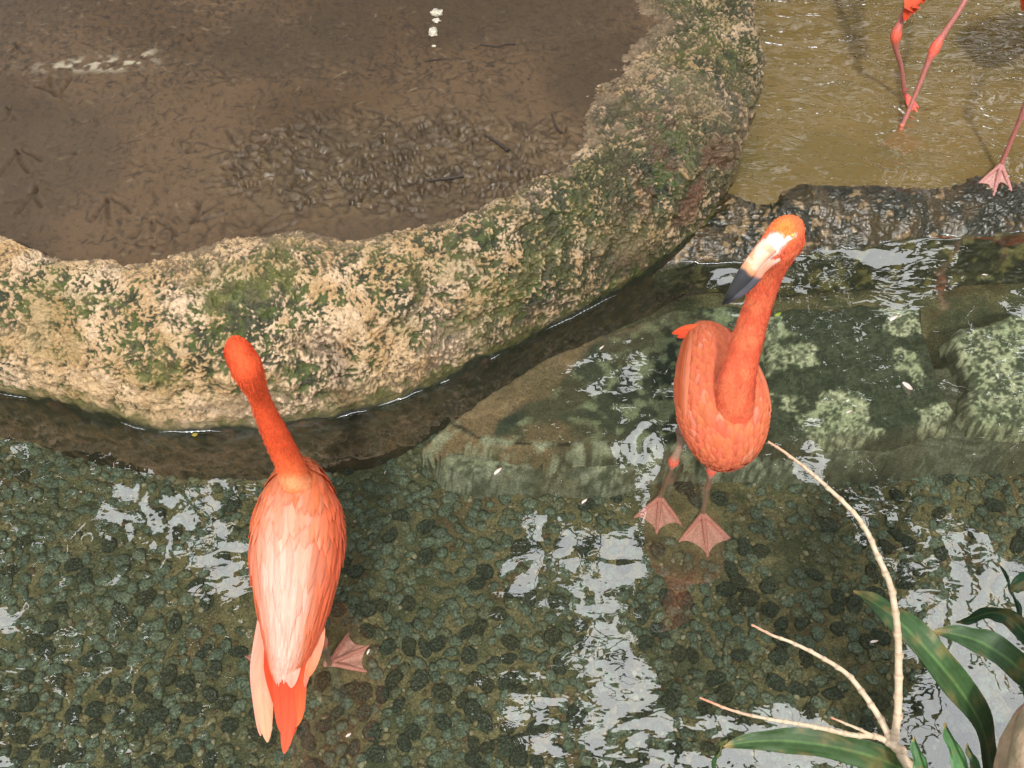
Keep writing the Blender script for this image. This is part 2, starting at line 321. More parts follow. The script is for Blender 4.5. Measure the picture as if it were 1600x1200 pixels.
# ---- flat stones lying under water
def outline_stone(name, poly, ztop, zbot, ew, colf, label, cat, res=.006, amp=.006, tilt=None, mat=None, kind=None):
    Pl = np.array([at(x, y, ztop)[:2] for x, y in poly]); Pl = Pl * 1.0
    lo, hi = Pl.min(0) - .03, Pl.max(0) + .03
    X, Y = np.meshgrid(np.arange(lo[0], hi[0], res), np.arange(lo[1], hi[1], res), indexing='ij')
    G = np.stack([X, Y, np.full_like(X, ztop)], -1); s = polysd(G[..., :2], Pl) + .007 * fbm(G, 20, 3, 12.)
    t = np.clip((s + .012) / ew, 0, 1); prof = np.clip(1 - (1 - t)**2.6, 0, 1)
    G[..., 2] = zbot + (ztop - zbot) * prof + amp * (fbm(G, 10, 4, 21.) + .5 * fbm(G, 40, 3, 5.)) * prof
    if tilt is not None: G[..., 2] += tilt(G) * prof
    C = colf(G, s, prof)
    o = link(name, mesh_np(name, G, grid_faces(*X.shape, keep=s > -.014), mat or M_slab, C)); tag(o, label, cat, kind=kind); return o
M_slab = material('submerged_stone', rough=.8, bumps=((90, 5, .6, .005),), var=((180, 5, .65, 1.3), (45, 5, .75, 1.2)), spec=.25)
def col_step(G, s, p):
    C = mixc(solid(s.shape, (.25, .25, .185)), (.12, .125, .085), sstep(-.15, .25, fbm(G * np.array([.5, 2, 1]), 9, 4, 3.)))
    C = mixc(C, (.30, .31, .20), sstep(.1, .35, fbm(G * np.array([.4, 2, 1]), 22, 4, 8.)) * .8)
    C = mixc(C, (.06, .065, .04), sstep(.02, .2, fbm(G * np.array([.6, 1.5, 1]), 45, 4, 18.)) * .75); C = mixc(C, (.40, .40, .30), sstep(.16, .3, fbm(G * np.array([.5, 1.6, 1]), 70, 3, 28.)) * .7)
    C = mixc(C, (.13, .09, .05), sstep(.0, .3, fbm(G, 6, 4, 38.)) * .5)
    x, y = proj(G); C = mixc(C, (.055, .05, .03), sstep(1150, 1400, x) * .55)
    return C
def col_a(G, s, p):
    x, y = proj(G)
    C = mixc(solid(s.shape, (.060, .068, .045)), (.032, .040, .03), sstep(-.2, .3, fbm(G, 9, 4, 3.)))
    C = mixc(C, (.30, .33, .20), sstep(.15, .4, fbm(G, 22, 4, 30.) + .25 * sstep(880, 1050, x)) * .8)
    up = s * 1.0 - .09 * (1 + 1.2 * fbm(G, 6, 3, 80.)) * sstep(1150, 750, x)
    C = mixc(C, (.27, .17, .095), sstep(.01, -.03, up + .03 + .12 * sstep(640, 760, y + 0 * x) - .02) * .92)
    C = mixc(C, (.13, .10, .055), sstep(.05, .3, fbm(G, 4, 3, 60.)) * .5)
    cr_ = np.array([at(a, b, -.045)[:2] for a, b in ((672, 655), (700, 660), (722, 668), (745, 684), (780, 690), (850, 696), (905, 694))]); dl = np.full(s.shape, 9.)
    for a, b in zip(cr_[:-1], cr_[1:]): e_ = b - a; v_ = G[..., :2] - a; t_ = np.clip(v_ @ e_ / (e_ @ e_), 0, 1); dl = np.minimum(dl, np.hypot(*(v_ - t_[..., None] * e_).transpose(2, 0, 1)))
    dl = dl + .004 * fbm(G, 40, 2, 3.); C = mixc(C, (.015, .012, .008), sstep(.007, .003, dl) * .9)
    C = mixc(C, (.42, .42, .30), sstep(.035, .015, s) * sstep(640, 690, y) * sstep(-.1, .2, fbm(G, 20, 3, 4.)) * .8)
    return C
def net(G, fr, off):                       # honeycomb of pale algae ridges round dark pits
    q = G[..., :2] * fr + .35 * np.stack([fbm(G, fr * .8, 2, off), fbm(G, fr * .8, 2, off + 9)], -1) + off
    ip = np.floor(q).astype(int); d1 = np.full(q.shape[:-1], 9.); d2 = d1.copy()
    for a in (-1, 0, 1):
        for b in (-1, 0, 1):
            c = ip + np.array([a, b]); hsh = np.sin(c[..., 0] * 127.1 + c[..., 1] * 311.7) * 43758.5; hs2 = np.sin(c[..., 0] * 269.5 + c[..., 1] * 183.3) * 43758.5
            d = np.hypot(c[..., 0] + (hsh % 1) - q[..., 0], c[..., 1] + (hs2 % 1) - q[..., 1])
            d2 = np.minimum(d2, np.maximum(d, d1)); d1 = np.minimum(d1, d)
    return d2 - d1
def col_b(G, s, p, dense=.0):
    x, y = proj(G); fr_ = 46 if dense > 0 else 60
    C = mixc(solid(s.shape, (.66, .64, .44)), (.48, .50, .32), sstep(-.2, .3, fbm(G, 12, 3, 3.)))
    e = net(G, fr_, 7.); C = mixc(C, (.035, .05, .03), sstep(.14 + dense - .1 * (dense < 0), .34, e + .55 * fbm(G, 25, 4, 44.) - (.18 if dense < 0 else 0)) * .9)
    C = mixc(C, (.10, .115, .07), sstep(.05, .16, fbm(G, 45, 4, 91.)) * .75)
    C = mixc(C, (.028, .036, .022), sstep(.03, .11, fbm(G, 7, 5, 60.) - (.35 if dense > 0 else -.10) + .28 * np.exp(-((x - 1340)**2 / 95**2 + (y - 560)**2 / 75**2)) - .25 * np.exp(-((x - 1240)**2 / 55**2 + (y - 580)**2 / 60**2))) * .9)
    C = mixc(C, (.12, .08, .05), sstep(.03, -.01, s) * .4)
    return C
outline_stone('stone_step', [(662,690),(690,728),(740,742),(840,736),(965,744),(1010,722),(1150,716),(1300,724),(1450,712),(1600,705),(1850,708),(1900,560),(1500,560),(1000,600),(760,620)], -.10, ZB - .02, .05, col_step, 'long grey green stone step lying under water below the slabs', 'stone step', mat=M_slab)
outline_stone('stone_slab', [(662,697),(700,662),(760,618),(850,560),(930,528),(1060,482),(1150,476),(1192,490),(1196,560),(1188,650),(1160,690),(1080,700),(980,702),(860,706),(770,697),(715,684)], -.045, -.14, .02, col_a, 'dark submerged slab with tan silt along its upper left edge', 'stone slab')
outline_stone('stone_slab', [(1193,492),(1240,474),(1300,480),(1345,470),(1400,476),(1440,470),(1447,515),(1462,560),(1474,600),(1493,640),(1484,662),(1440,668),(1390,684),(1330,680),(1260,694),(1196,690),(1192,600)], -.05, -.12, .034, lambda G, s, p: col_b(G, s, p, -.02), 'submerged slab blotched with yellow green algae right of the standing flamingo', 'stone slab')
outline_stone('stone_slab', [(1484,525),(1500,508),(1545,502),(1600,478),(1680,470),(1760,474),(1900,470),(1900,668),(1700,662),(1620,670),(1524,664),(1508,640),(1512,590),(1500,560)], -.05, -.12, .034, lambda G, s, p: col_b(G, s, p, .08), 'submerged slab with honeycomb of green algae at right edge', 'stone slab')

# ---- the wet ledge between the two pools
up = [(1085,318),(1122,312),(1170,322),(1215,330),(1235,312),(1330,298),(1430,306),(1510,290),(1600,292),(1750,290),(1950,285),(2300,280)]
lo = [(960,450),(1040,418),(1120,408),(1180,408),(1250,398),(1330,390),(1400,372),(1480,372),(1600,360),(1750,352),(1950,350),(2300,340)]
ft = [(930,490),(1040,462),(1120,455),(1180,462),(1250,462),(1330,456),(1400,452),(1480,445),(1600,440),(1750,430),(1950,425),(2300,415)]
U_ = catmull([at(x, y, ZU + .012) for x, y in up], 700); L_ = catmull([at(x, y, 0) for x, y in lo], 700); Ft = catmull([at(x, y, -.15) for x, y in ft], 700)
back = U_ + np.array([0, .16, -.12])
t1, t2, t3 = np.linspace(0, 1, 70), np.linspace(0, 1, 90), np.linspace(0, 1, 30)
A1 = Ft[:, None] + (L_ - Ft)[:, None] * t1[None, :, None]
A2 = L_[:, None] + (U_ - L_)[:, None] * t2[None, 1:, None]; A2[..., 2] = (ZU + .012) * (np.sin(t2[1:] * np.pi / 2)**.8)[None]
A3 = U_[:, None] + (back - U_)[:, None] * t3[None, 1:, None]; A3[..., 2] = ZU + .012 - .13 * (t3[1:]**1.6)[None]
PL = np.concatenate([A1, A2, A3], 1); NL = normals(PL); NL *= np.sign(NL[..., 2:3])
wl = np.stack([fbm(PL, 9, 2, 5.), fbm(PL, 9, 2, 31.), fbm(PL, 9, 2, 57.)], -1); QL = PL + wl * .02
r1, r2 = fbm(QL, 38, 3, 2.), 1 - np.abs(fbm(QL, 42, 2, 40.)) * 3
dryl = sstep(-.02, .01, PL[..., 2]); env = sstep(ZU + .06, ZU - .005, PL[..., 2])
PLd = PL + NL * ((.020 * fbm(PL, 6, 3, 8.) + .0045 * r1 + .0012 * r2 * dryl + .003 * fbm(PL * np.array([.6, 1.6, 1]), 60, 3, 9.)))[..., None]
lx, ly = proj(PL)
CL = mixc(solid(lx.shape, (.020, .020, .011)), (.050, .036, .016), sstep(-.2, .3, fbm(PL, 12, 3, 3.)))
CL = mixc(CL, (.22, .15, .075), sstep(.20, .40, r1 + .3 * fbm(PL, 9, 3, 14.) - .05 + .10 * np.exp(-((lx - 1160)**2 / 60**2)) - .12 * sstep(1300, 1500, lx)) * .8)
uc = mixc(solid(lx.shape, (.06, .055, .028)), (.025, .025, .015), sstep(-.2, .3, fbm(PL, 9, 3, 23.)))
uc = mixc(uc, (.21, .18, .07), sstep(.08, .32, fbm(PL, 22, 3, 53.)) * .8)
CL = mixc(CL, uc, sstep(.006, -.01, PL[..., 2]))
CL = mixc(CL, (.15, .115, .06), sstep(ZU - .01, ZU - .03, PL[..., 2]) * (np.arange(PL.shape[1]) > 159)[None])
M_ledge = material('wet_ledge_rock', rough=.34, bumps=((80, 3, .6, .005), (260, 3, .4, .002)), var=((240, 4, .65, 1.3),), coat=.25, coat_rough=.1, spec=.4)
ledge = link('rock_ledge', mesh_np('rock_ledge', PLd, grid_faces(*lx.shape), M_ledge, CL)); tag(ledge, 'wet black rock ledge with a film of water between the two pools', 'ledge')

# ---- pebbles set in the bed
def pebble_mesh(k, sub):
    bm = bmesh.new(); bmesh.ops.create_icosphere(bm, subdivisions=sub, radius=1)
    V = np.array([v.co[:] for v in bm.verts]); Fc = np.array([[v.index for v in f.verts] for f in bm.faces]); bm.free()
    V = V * (1 + .38 * fbm(V, .9, 2, k * 5.1)[:, None] + .12 * fbm(V, 2.6, 2, k * 3.)[:, None]) * np.array([1, .66 + .09 * (k % 4), .46]); return V, Fc
M_peb = []
for k, c in enumerate([(.095, .118, .086), (.082, .102, .076), (.108, .128, .094), (.102, .106, .066)]):
    m = material('pebble_green_%d' % k, c, .8, attr=False, bumps=((2.2, 5, .9, .25),), spec=.3)
    n = m.node_tree; tc = n.nodes.new('ShaderNodeTexCoord'); v = n.nodes.new('ShaderNodeTexNoise'); v.inputs['Scale'].default_value = 190; v.inputs['Detail'].default_value = 5; v.inputs['Roughness'].default_value = .7
    gm_ = n.nodes.new('ShaderNodeNewGeometry'); n.links.new(gm_.outputs['Position'], v.inputs['Vector'])
    r = n.nodes.new('ShaderNodeValToRGB'); r.color_ramp.elements[0].position = .38; r.color_ramp.elements[0].color = (c[0] * .3, c[1] * .3, c[2] * .3, 1)
    r.color_ramp.elements[1].position = .68; r.color_ramp.elements[1].color = (c[0] * 2.6, c[1] * 2.5, c[2] * 2.5, 1)
    n.links.new(v.outputs[0], r.inputs[0]); n.links.new(r.outputs[0], n.nodes['Principled BSDF'].inputs['Base Color']); M_peb.append(m)
PV = [pebble_mesh(k, 2) for k in range(8)]; PME = []
for k, (V, Fc) in enumerate(PV):
    for m in M_peb: PME.append(mesh_np('pebble', V, Fc, m))
cand = []; cell = {}
for k in range(34000):
    ppx, ppy = random.uniform(-420, 2000), random.uniform(660, 1420)
    q = at(ppx, ppy, ZB); d = .55 + 1.3 * float(fbm(q[None], 2.6, 2, 700.)[0])
    for cx, cy, rx, ry, a in ((800, 850, 170, 90, -.75), (760, 960, 90, 50, -.4), (1150, 850, 170, 75, -.55), (1080, 960, 120, 60, -.25), (560, 1000, 300, 200, .4), (150, 850, 70, 60, -.4), (200, 1000, 250, 200, .35), (650, 820, 120, 60, .3), (1250, 1000, 200, 120, .2), (1500, 780, 200, 70, -.2), (70, 1040, 30, 30, -.4), (1340, 980, 40, 30, -.4)):
        d += a * math.exp(-((ppx - cx) / rx)**2 - ((ppy - cy) / ry)**2)
    if random.random() > d or any(math.hypot(ppx - fx, ppy - fy) < 46 for fx, fy in ((1028, 805), (1097, 830), (535, 1022))): continue
    r = random.choice((random.uniform(.017, .026), random.uniform(.012, .02))); c0 = (int(q[0] / .05), int(q[1] / .05)); ok = True
    for a in (-1, 0, 1):
        for b in (-1, 0, 1):
            for (x2, y2, r2_) in cell.get((c0[0] + a, c0[1] + b), ()):
                if math.hypot(q[0] - x2, q[1] - y2) < (r + r2_) * .70: ok = False
    if ok: cell.setdefault(c0, []).append((q[0], q[1], r)); cand.append((q[0], q[1], r, ppx, ppy))
vis = sorted([c for c in cand if -20 < c[3] < 1620 and 700 < c[4] < 1220], key=lambda c: -c[2] / (2.2 + 0 * c[1]) * (1.0 + (c[4] - 700) / 1400) * 1.0)
big_ = vis[:298]; bs = set(id(c) for c in big_); rest = [c for c in cand if id(c) not in bs]
for c in big_:
    o = bpy.data.objects.new('pebble', random.choice(PME)); COL.objects.link(o); o.parent = bed
    o.location = (c[0], c[1], ZB + c[2] * .10); o.rotation_euler = (random.uniform(-.3, .3), random.uniform(-.3, .3), random.uniform(0, 6.28)); o.scale = (c[2],) * 3
PV1 = [pebble_mesh(k, 2) for k in range(8)]; groups = {0: [[], []], 1: [[], []], 2: [[], []], 3: [[], []]}
Vs, Fs, Mi, n0 = [], [], [], 0
for c in rest:
    V, Fc = random.choice(PV1); a = random.uniform(0, 6.28); Rm = np.array([[math.cos(a), -math.sin(a), 0], [math.sin(a), math.cos(a), 0], [0, 0, 1]])
    Vs.append(V @ Rm.T * c[2] + np.array([c[0], c[1], ZB + c[2] * .10])); Fs.append(Fc + n0); Mi += [random.randrange(4)] * len(Fc); n0 += len(V)
me = mesh_np('pebbles', np.vstack(Vs), np.vstack(Fs), M_peb[0])
for m in M_peb[1:]: me.materials.append(m)
me.polygons.foreach_set('material_index', np.array(Mi, np.int32)); o = link('pebbles', me, bed); tag(o, kind='stuff')

# grit and small gravel between the pebbles
Vs, Fs, Cg, n0 = [], [], [], 0; GV = []
for k in range(6):
    bm = bmesh.new(); bmesh.ops.create_icosphere(bm, subdivisions=1, radius=1); V = np.array([v.co[:] for v in bm.verts]); Fc = np.array([[v.index for v in f.verts] for f in bm.faces]); bm.free()
    GV.append((V * (1 + .5 * fbm(V, 1.1, 2, k * 3.3)[:, None]) * np.array([1, .7, .5]), Fc))
for k in range(7000):
    ppx, ppy = random.uniform(-300, 1850), random.uniform(680, 1320); q = at(ppx, ppy, ZB)
    if any(math.hypot(ppx - fx, ppy - fy) < 44 for fx, fy in ((1028, 805), (1097, 830), (535, 1022), (415, 1030))): continue
    V, Fc = random.choice(GV); a = random.uniform(0, 6.28); r = random.choice((.0035, .005, .007, .0095)) * random.uniform(.7, 1.2)
    Rm = np.array([[math.cos(a), -math.sin(a), 0], [math.sin(a), math.cos(a), 0], [0, 0, 1]]); Vs.append(V @ Rm.T * r + np.array([q[0], q[1], ZB + .003])); Fs.append(Fc + n0); n0 += len(V)
    c = random.choice(((.26, .20, .11), (.14, .11, .06), (.10, .11, .06), (.20, .17, .10), (.34, .29, .20), (.12, .07, .035))); Cg.append(np.tile(c, (len(V), 1)))
o = link('gravel', mesh_np('gravel', np.vstack(Vs), np.vstack(Fs), material('gravel', rough=.85, var=((300, 3, .7, 1.3),)), np.vstack(Cg)), bed); tag(o, kind='stuff')

# ---- water
def water_mat(name, tint, murk, murk_fac, ior, bumps, fine=None):
    m = bpy.data.materials.new(name); m.use_nodes = True; n = m.node_tree; N = n.nodes; L = n.links; N.remove(N['Principled BSDF'])
    tr = N.new('ShaderNodeBsdfTransparent'); tr.inputs[0].default_value = (*tint, 1)
    df = N.new('ShaderNodeBsdfDiffuse'); df.inputs[0].default_value = (*murk, 1)
    gl = N.new('ShaderNodeBsdfGlossy'); gl.inputs['Roughness'].default_value = .0; gl.inputs[0].default_value = (1, 1, 1, 1)
    lw = N.new('ShaderNodeLayerWeight'); lw.inputs[0].default_value = .5; pw = N.new('ShaderNodeMath'); pw.operation = 'POWER'; pw.inputs[1].default_value = 5; L.new(lw.outputs['Facing'], pw.inputs[0])
    fr = N.new('ShaderNodeMath'); fr.operation = 'MULTIPLY_ADD'; fr.inputs[1].default_value = 1 - ior; fr.inputs[2].default_value = ior; L.new(pw.outputs[0], fr.inputs[0])      # Schlick, ior = reflectance at normal incidence
    tc = N.new('ShaderNodeTexCoord'); nrm = None
    for (sc, de, st, di) in bumps:
        mp = N.new('ShaderNodeMapping'); mp.inputs['Scale'].default_value = (1, 1.8, 1); L.new(tc.outputs['Object'], mp.inputs[0])
        t = N.new('ShaderNodeTexNoise'); t.inputs['Scale'].default_value = sc; t.inputs['Detail'].default_value = de; t.inputs['Distortion'].default_value = .6
        L.new(mp.outputs[0], t.inputs['Vector']); bp = N.new('ShaderNodeBump'); bp.inputs['Strength'].default_value = st; bp.inputs['Distance'].default_value = di
        L.new(t.outputs[0], bp.inputs['Height'])
        if nrm: L.new(nrm, bp.inputs['Normal'])
        nrm = bp.outputs[0]
    if nrm: L.new(nrm, gl.inputs['Normal']); L.new(nrm, lw.inputs['Normal'])
    m1 = N.new('ShaderNodeMixShader'); m1.inputs[0].default_value = murk_fac
    if fine:
        t = N.new('ShaderNodeTexNoise'); t.inputs['Scale'].default_value = fine[0]; t.inputs['Detail'].default_value = 5; L.new(tc.outputs['Object'], t.inputs['Vector'])
        r = N.new('ShaderNodeValToRGB'); r.color_ramp.elements[0].position = .3; r.color_ramp.elements[1].position = .7
        r.color_ramp.elements[0].color = (*fine[1], 1); r.color_ramp.elements[1].color = (*fine[2], 1); L.new(t.outputs[0], r.inputs[0]); L.new(r.outputs[0], df.inputs[0])
    L.new(tr.outputs[0], m1.inputs[1]); L.new(df.outputs[0], m1.inputs[2])
    m2 = N.new('ShaderNodeMixShader'); L.new(fr.outputs[0], m2.inputs[0]); L.new(m1.outputs[0], m2.inputs[1]); L.new(gl.outputs[0], m2.inputs[2])
    L.new(m2.outputs[0], N['Material Output'].inputs[0]); return m
M_water = water_mat('clear_water', (.86, .90, .84), (.10, .11, .07), .13, .125, ((7, 1, .05, .02), (30, 1, .03, .004)))
M_murky = water_mat('murky_water', (.70, .60, .38), (.17, .125, .055), .66, .05, ((8, 3, .8, .03), (20, 1, .35, .008)), fine=(5, (.185, .145, .058), (.24, .17, .065)))
gx = np.arange(-2.6, 3.2, .011); gy = np.arange(.2, 2.62, .011); X, Y = np.meshgrid(gx, gy, indexing='ij'); PW = np.stack([X, Y, 0 * X], -1)
hw = .0013 * fbm(PW * np.array([1, 1.5, 1]), 5, 2, 3.) + .00025 * fbm(PW, 17, 2, 30.)
for (cx, cy, am, k) in ((390, 1000, .0006, 190), (150, 850, .0005, 120), (1150, 460, .0008, 170), (1040, 700, .0004, 150), (860, 950, .0003, 140)):
    q = at(cx, cy, 0); r = np.hypot(X - q[0], Y - q[1]); hw += am * np.sin(r * k) * np.exp(-r / .09)
PW[..., 2] = hw
wb = catmull([at(x, y, 0)[:2] for x, y in ((1400, 335), (1600, 325), (1950, 300))], 3)
cut = np.interp(X, U_[:, 0], U_[:, 1]) - .03
cut = np.where(X < U_[5, 0], 2.6, cut)
tag(link('pool_water', mesh_np('pool_water', PW, grid_faces(*X.shape, keep=Y < cut), M_water)), kind='structure')
gx = np.arange(.3, 3.6, .014); gy = np.arange(1.9, 4.6, .014); X, Y = np.meshgrid(gx, gy, indexing='ij'); PW = np.stack([X, Y, 0 * X + ZU], -1)
PW[..., 2] += .0028 * fbm(PW, 7, 3, 3.) + .0009 * fbm(PW, 22, 2, 9.)
cut = np.interp(X, U_[:, 0], U_[:, 1]) - .01; keep = (Y > cut) & (X > .55)
tag(link('muddy_water', mesh_np('muddy_water', PW, grid_faces(*X.shape, keep=keep), M_murky)), kind='structure')

# meniscus glints put in as bright metallic tubes along the waterline
M_glint = material('glint_metal', (.75, .78, .80), .08, attr=False, spec=1.0); M_glint.node_tree.nodes['Principled BSDF'].inputs['Metallic'].default_value = .85
def film(name, G, lo_i, hi_i, level, thr, seed, rad=.0011):
    Zc = G[:, lo_i:hi_i, 2] - level; cr = (Zc[:, :-1] < 0) & (Zc[:, 1:] >= 0); has = cr.any(1); j = cr.argmax(1)
    i = np.arange(len(G)); L_ = G[i, lo_i + j + 1]; ok_ = has & (fbm(L_, 7, 3, seed) > thr); specs = []; k = 0
    while k < len(G):
        if ok_[k]:
            e = k
            while e + 1 < len(G) and ok_[e + 1] and np.linalg.norm(L_[e + 1] - L_[e]) < .02: e += 1
            if e - k > 5: pth = L_[k:e + 1] + np.array([0, -.001, .0006]); pth = (pth[:-2] + pth[1:-1] + pth[2:]) / 3; n = len(pth); specs.append((pth, rad * np.clip(np.sin(np.linspace(.05, 3.09, n)) * 1.6, .1, 1) * (1 + .5 * np.sin(np.arange(n) * 1.7))))
            k = e + 1
        else: k += 1
    if specs: tag(link(name, tubes_mesh(name, specs, M_glint, 6)), 'bright tubes standing in for glints of water along the stone', kind='stuff')
film('waterline_glint', Pd, 30, 120, .001, .06, 5.); film('waterline_glint', PLd, 40, 120, .001, .0, 9.)
# ================================================================== FLAMINGOS
def pts(L): return [np.array(at(x, y, z)) for (x, y, z) in L]
class Loft:
    """surface round a centre line; lat = the bird's sideways axis; a = half width, b = half depth"""
    def __init__(s, C, a, b, lat, n=80, cut=2.0):
        s.C = catmull(C, n); ab = catmull(np.stack([a, b, np.zeros(len(a))], 1), n); s.a = np.maximum(ab[:, 0], .001); s.b = np.maximum(ab[:, 1], .001)
        T = np.gradient(s.C, axis=0); T /= np.linalg.norm(T, axis=1, keepdims=True); lat = np.asarray(lat, float)
        L_ = (np.broadcast_to(lat, T.shape) if lat.ndim == 1 else catmull(lat, n)); L_ = L_ - (L_ * T).sum(1, keepdims=True) * T; L_ /= np.linalg.norm(L_, axis=1, keepdims=True)
        s.L = L_; s.U = np.cross(L_, T); s.n = n; s.sg = 1
    def ev(s, u, v, off=0.0):             # u in 0..1 along, v angle from the top
        x = np.clip(np.asarray(u), 0, 1) * (s.n - 1); i = np.minimum(x.astype(int), s.n - 2); f = (x - i)
        g = lambda A: A[i] + (A[i + 1] - A[i]) * (f[..., None] if A.ndim > 1 else f)
        a, b = g(s.a) + off, g(s.b) + off
        return g(s.C) + g(s.L) * (a * np.sin(v))[..., None] + s.sg * g(s.U) * (b * np.cos(v))[..., None]
    def mesh(s, nr=40):
        v = np.linspace(0, 2 * np.pi, nr, endpoint=False); u = np.linspace(0, 1, s.n)
        P = s.ev(u[:, None] + 0 * v, v[None] + 0 * u[:, None]); V = np.concatenate([P.reshape(-1, 3), s.C[:1], s.C[-1:]])
        F_ = grid_faces(s.n, nr, close=True); k = s.n * nr
        caps = [[k, (j + 1) % nr, j] for j in range(nr)] + [[k + 1, (s.n - 1) * nr + j, (s.n - 1) * nr + (j + 1) % nr] for j in range(nr)]
        return V, np.vstack([F_[:, [0, 1, 2]], F_[:, [0, 2, 3]], np.array(caps)])
def fuse(lofts, voxel=.0035, smooth=6):
    Vs, Fs, k = [], [], 0
    for l in lofts: V, Fq = l.mesh(); Vs.append(V); Fs.append(Fq + k); k += len(V)
    me = mesh_np('tmp', np.vstack(Vs), np.vstack(Fs)); bm = bmesh.new(); bm.from_mesh(me); bmesh.ops.recalc_face_normals(bm, faces=bm.faces); bm.to_mesh(me); bm.free()
    o = link('tmp', me); m = o.modifiers.new('r', 'REMESH'); m.mode = 'VOXEL'; m.voxel_size = voxel
    sm = o.modifiers.new('s', 'SMOOTH'); sm.factor = .5; sm.iterations = smooth
    dg = bpy.context.evaluated_depsgraph_get(); out = bpy.data.meshes.new_from_object(o.evaluated_get(dg)); bpy.data.objects.remove(o); bpy.data.meshes.remove(me)
    V = np.empty(len(out.vertices) * 3, np.float32); out.vertices.foreach_get('co', V); out.polygons.foreach_set('use_smooth', np.ones(len(out.polygons), bool))
    return out, V.reshape(-1, 3).astype(float)
def paint(me, C, mat):
    a = me.color_attributes.new('Col', 'FLOAT_COLOR', 'POINT'); c = np.ones((len(C), 4), np.float32); c[:, :3] = C; a.data.foreach_set('color', c.ravel())
    me.materials.clear(); me.materials.append(mat)
def feather_material():
    m = material('plumage', rough=.75, spec=.2, transl=.18); n = m.node_tree; N = n.nodes; L = n.links; b = N['Principled BSDF']
    uv = N.new('ShaderNodeUVMap'); uv.uv_map = 'UVMap'; sp = N.new('ShaderNodeSeparateXYZ'); L.new(uv.outputs[0], sp.inputs[0])
    # barbs: fine lines that leave the shaft slantwise
    ab = N.new('ShaderNodeMath'); ab.operation = 'ABSOLUTE'; L.new(sp.outputs[0], ab.inputs[0])
    ad = N.new('ShaderNodeMath'); ad.operation = 'MULTIPLY_ADD'; ad.inputs[1].default_value = -.35; L.new(ab.outputs[0], ad.inputs[0]); L.new(sp.outputs[1], ad.inputs[2])
    cb = N.new('ShaderNodeCombineXYZ'); L.new(ad.outputs[0], cb.inputs[1]); L.new(ab.outputs[0], cb.inputs[0])
    mp = N.new('ShaderNodeMapping'); mp.inputs['Scale'].default_value = (1.5, 34, 1); L.new(cb.outputs[0], mp.inputs[0])
    t = N.new('ShaderNodeTexNoise'); t.inputs['Scale'].default_value = 1; t.inputs['Detail'].default_value = 3; L.new(mp.outputs[0], t.inputs['Vector'])
    bp = N.new('ShaderNodeBump'); bp.inputs['Strength'].default_value = .5; bp.inputs['Distance'].default_value = .0018; L.new(t.outputs[0], bp.inputs['Height']); L.new(bp.outputs[0], b.inputs['Normal'])
    mr = N.new('ShaderNodeMapRange'); mr.inputs[1].default_value = .3; mr.inputs[2].default_value = .7; mr.inputs[3].default_value = .74; mr.inputs[4].default_value = 1.12; L.new(t.outputs[0], mr.inputs[0])
    a = next(x for x in N if x.type == 'ATTRIBUTE'); sc = N.new('ShaderNodeVectorMath'); sc.operation = 'SCALE'; L.new(a.outputs[0], sc.inputs[0]); L.new(mr.outputs[0], sc.inputs['Scale'])
    L.new(sc.outputs[0], b.inputs['Base Color']); return m
M_feather = feather_material()
M_down = material('short_plumage', rough=.85, spec=.15, bumps=((420, 3, .55, .0022), (120, 3, .3, .003)), var=((300, 3, .85, 1.12), (60, 3, .9, 1.08)))
M_bill = material('bill', rough=.3, spec=.5, bumps=((90, 3, .12, .001),))
M_leg = material('scaly_leg', rough=.5, spec=.4, bumps=((260, 3, .5, .0015),), var=((180, 3, .75, 1.2),))
M_eye = material('eye', (.55, .42, .08), .15, attr=False)
def feathers(loft, spec, lift=.0045, base=.0012, ns=8, nw=5):
    """spec rows: u0, v0, length in u, half width in rad, colour, tipcolour, skew"""
    u0, v0, lu, hw, c1, c2, sk = [np.array([s_[k] for s_ in spec]) for k in range(7)]
    s = np.linspace(0, 1, ns); w = np.linspace(-1, 1, nw); sh = np.sqrt(np.clip(1 - (np.maximum(s - .42, 0) / .58)**2.4, 0, 1)) * (.55 + .45 * np.minimum(s / .3, 1)); sh[-1] = .03
    U = u0[:, None, None] + lu[:, None, None] * (s[None, :, None] - .0 * np.abs(w)[None, None]) ; V = v0[:, None, None] + hw[:, None, None] * sh[None, :, None] * w[None, None] + sk[:, None, None] * s[None, :, None]
    off = base + lift * s[None, :, None]**1.2 - .0018 * (w**2)[None, None] + 0 * U
    P = loft.ev(U, V + 0 * U, off); m = len(spec)
    C = c1[:, None, None, :] + (c2 - c1)[:, None, None, :] * (s**1.5)[None, :, None, None] + 0 * P
    C = C * (1 + .10 * (np.abs(w) < .1)[None, None, :, None])
    uv = np.stack([w[None, None] + 0 * U, s[None, :, None] + 0 * U + u0[:, None, None] * 7], -1)
    g = grid_faces(ns, nw); F_ = (g[None] + (np.arange(m) * ns * nw)[:, None, None]).reshape(-1, 4)
    return mesh_np('feathers', P.reshape(-1, 3), F_, M_feather, C.reshape(-1, 3), uv)
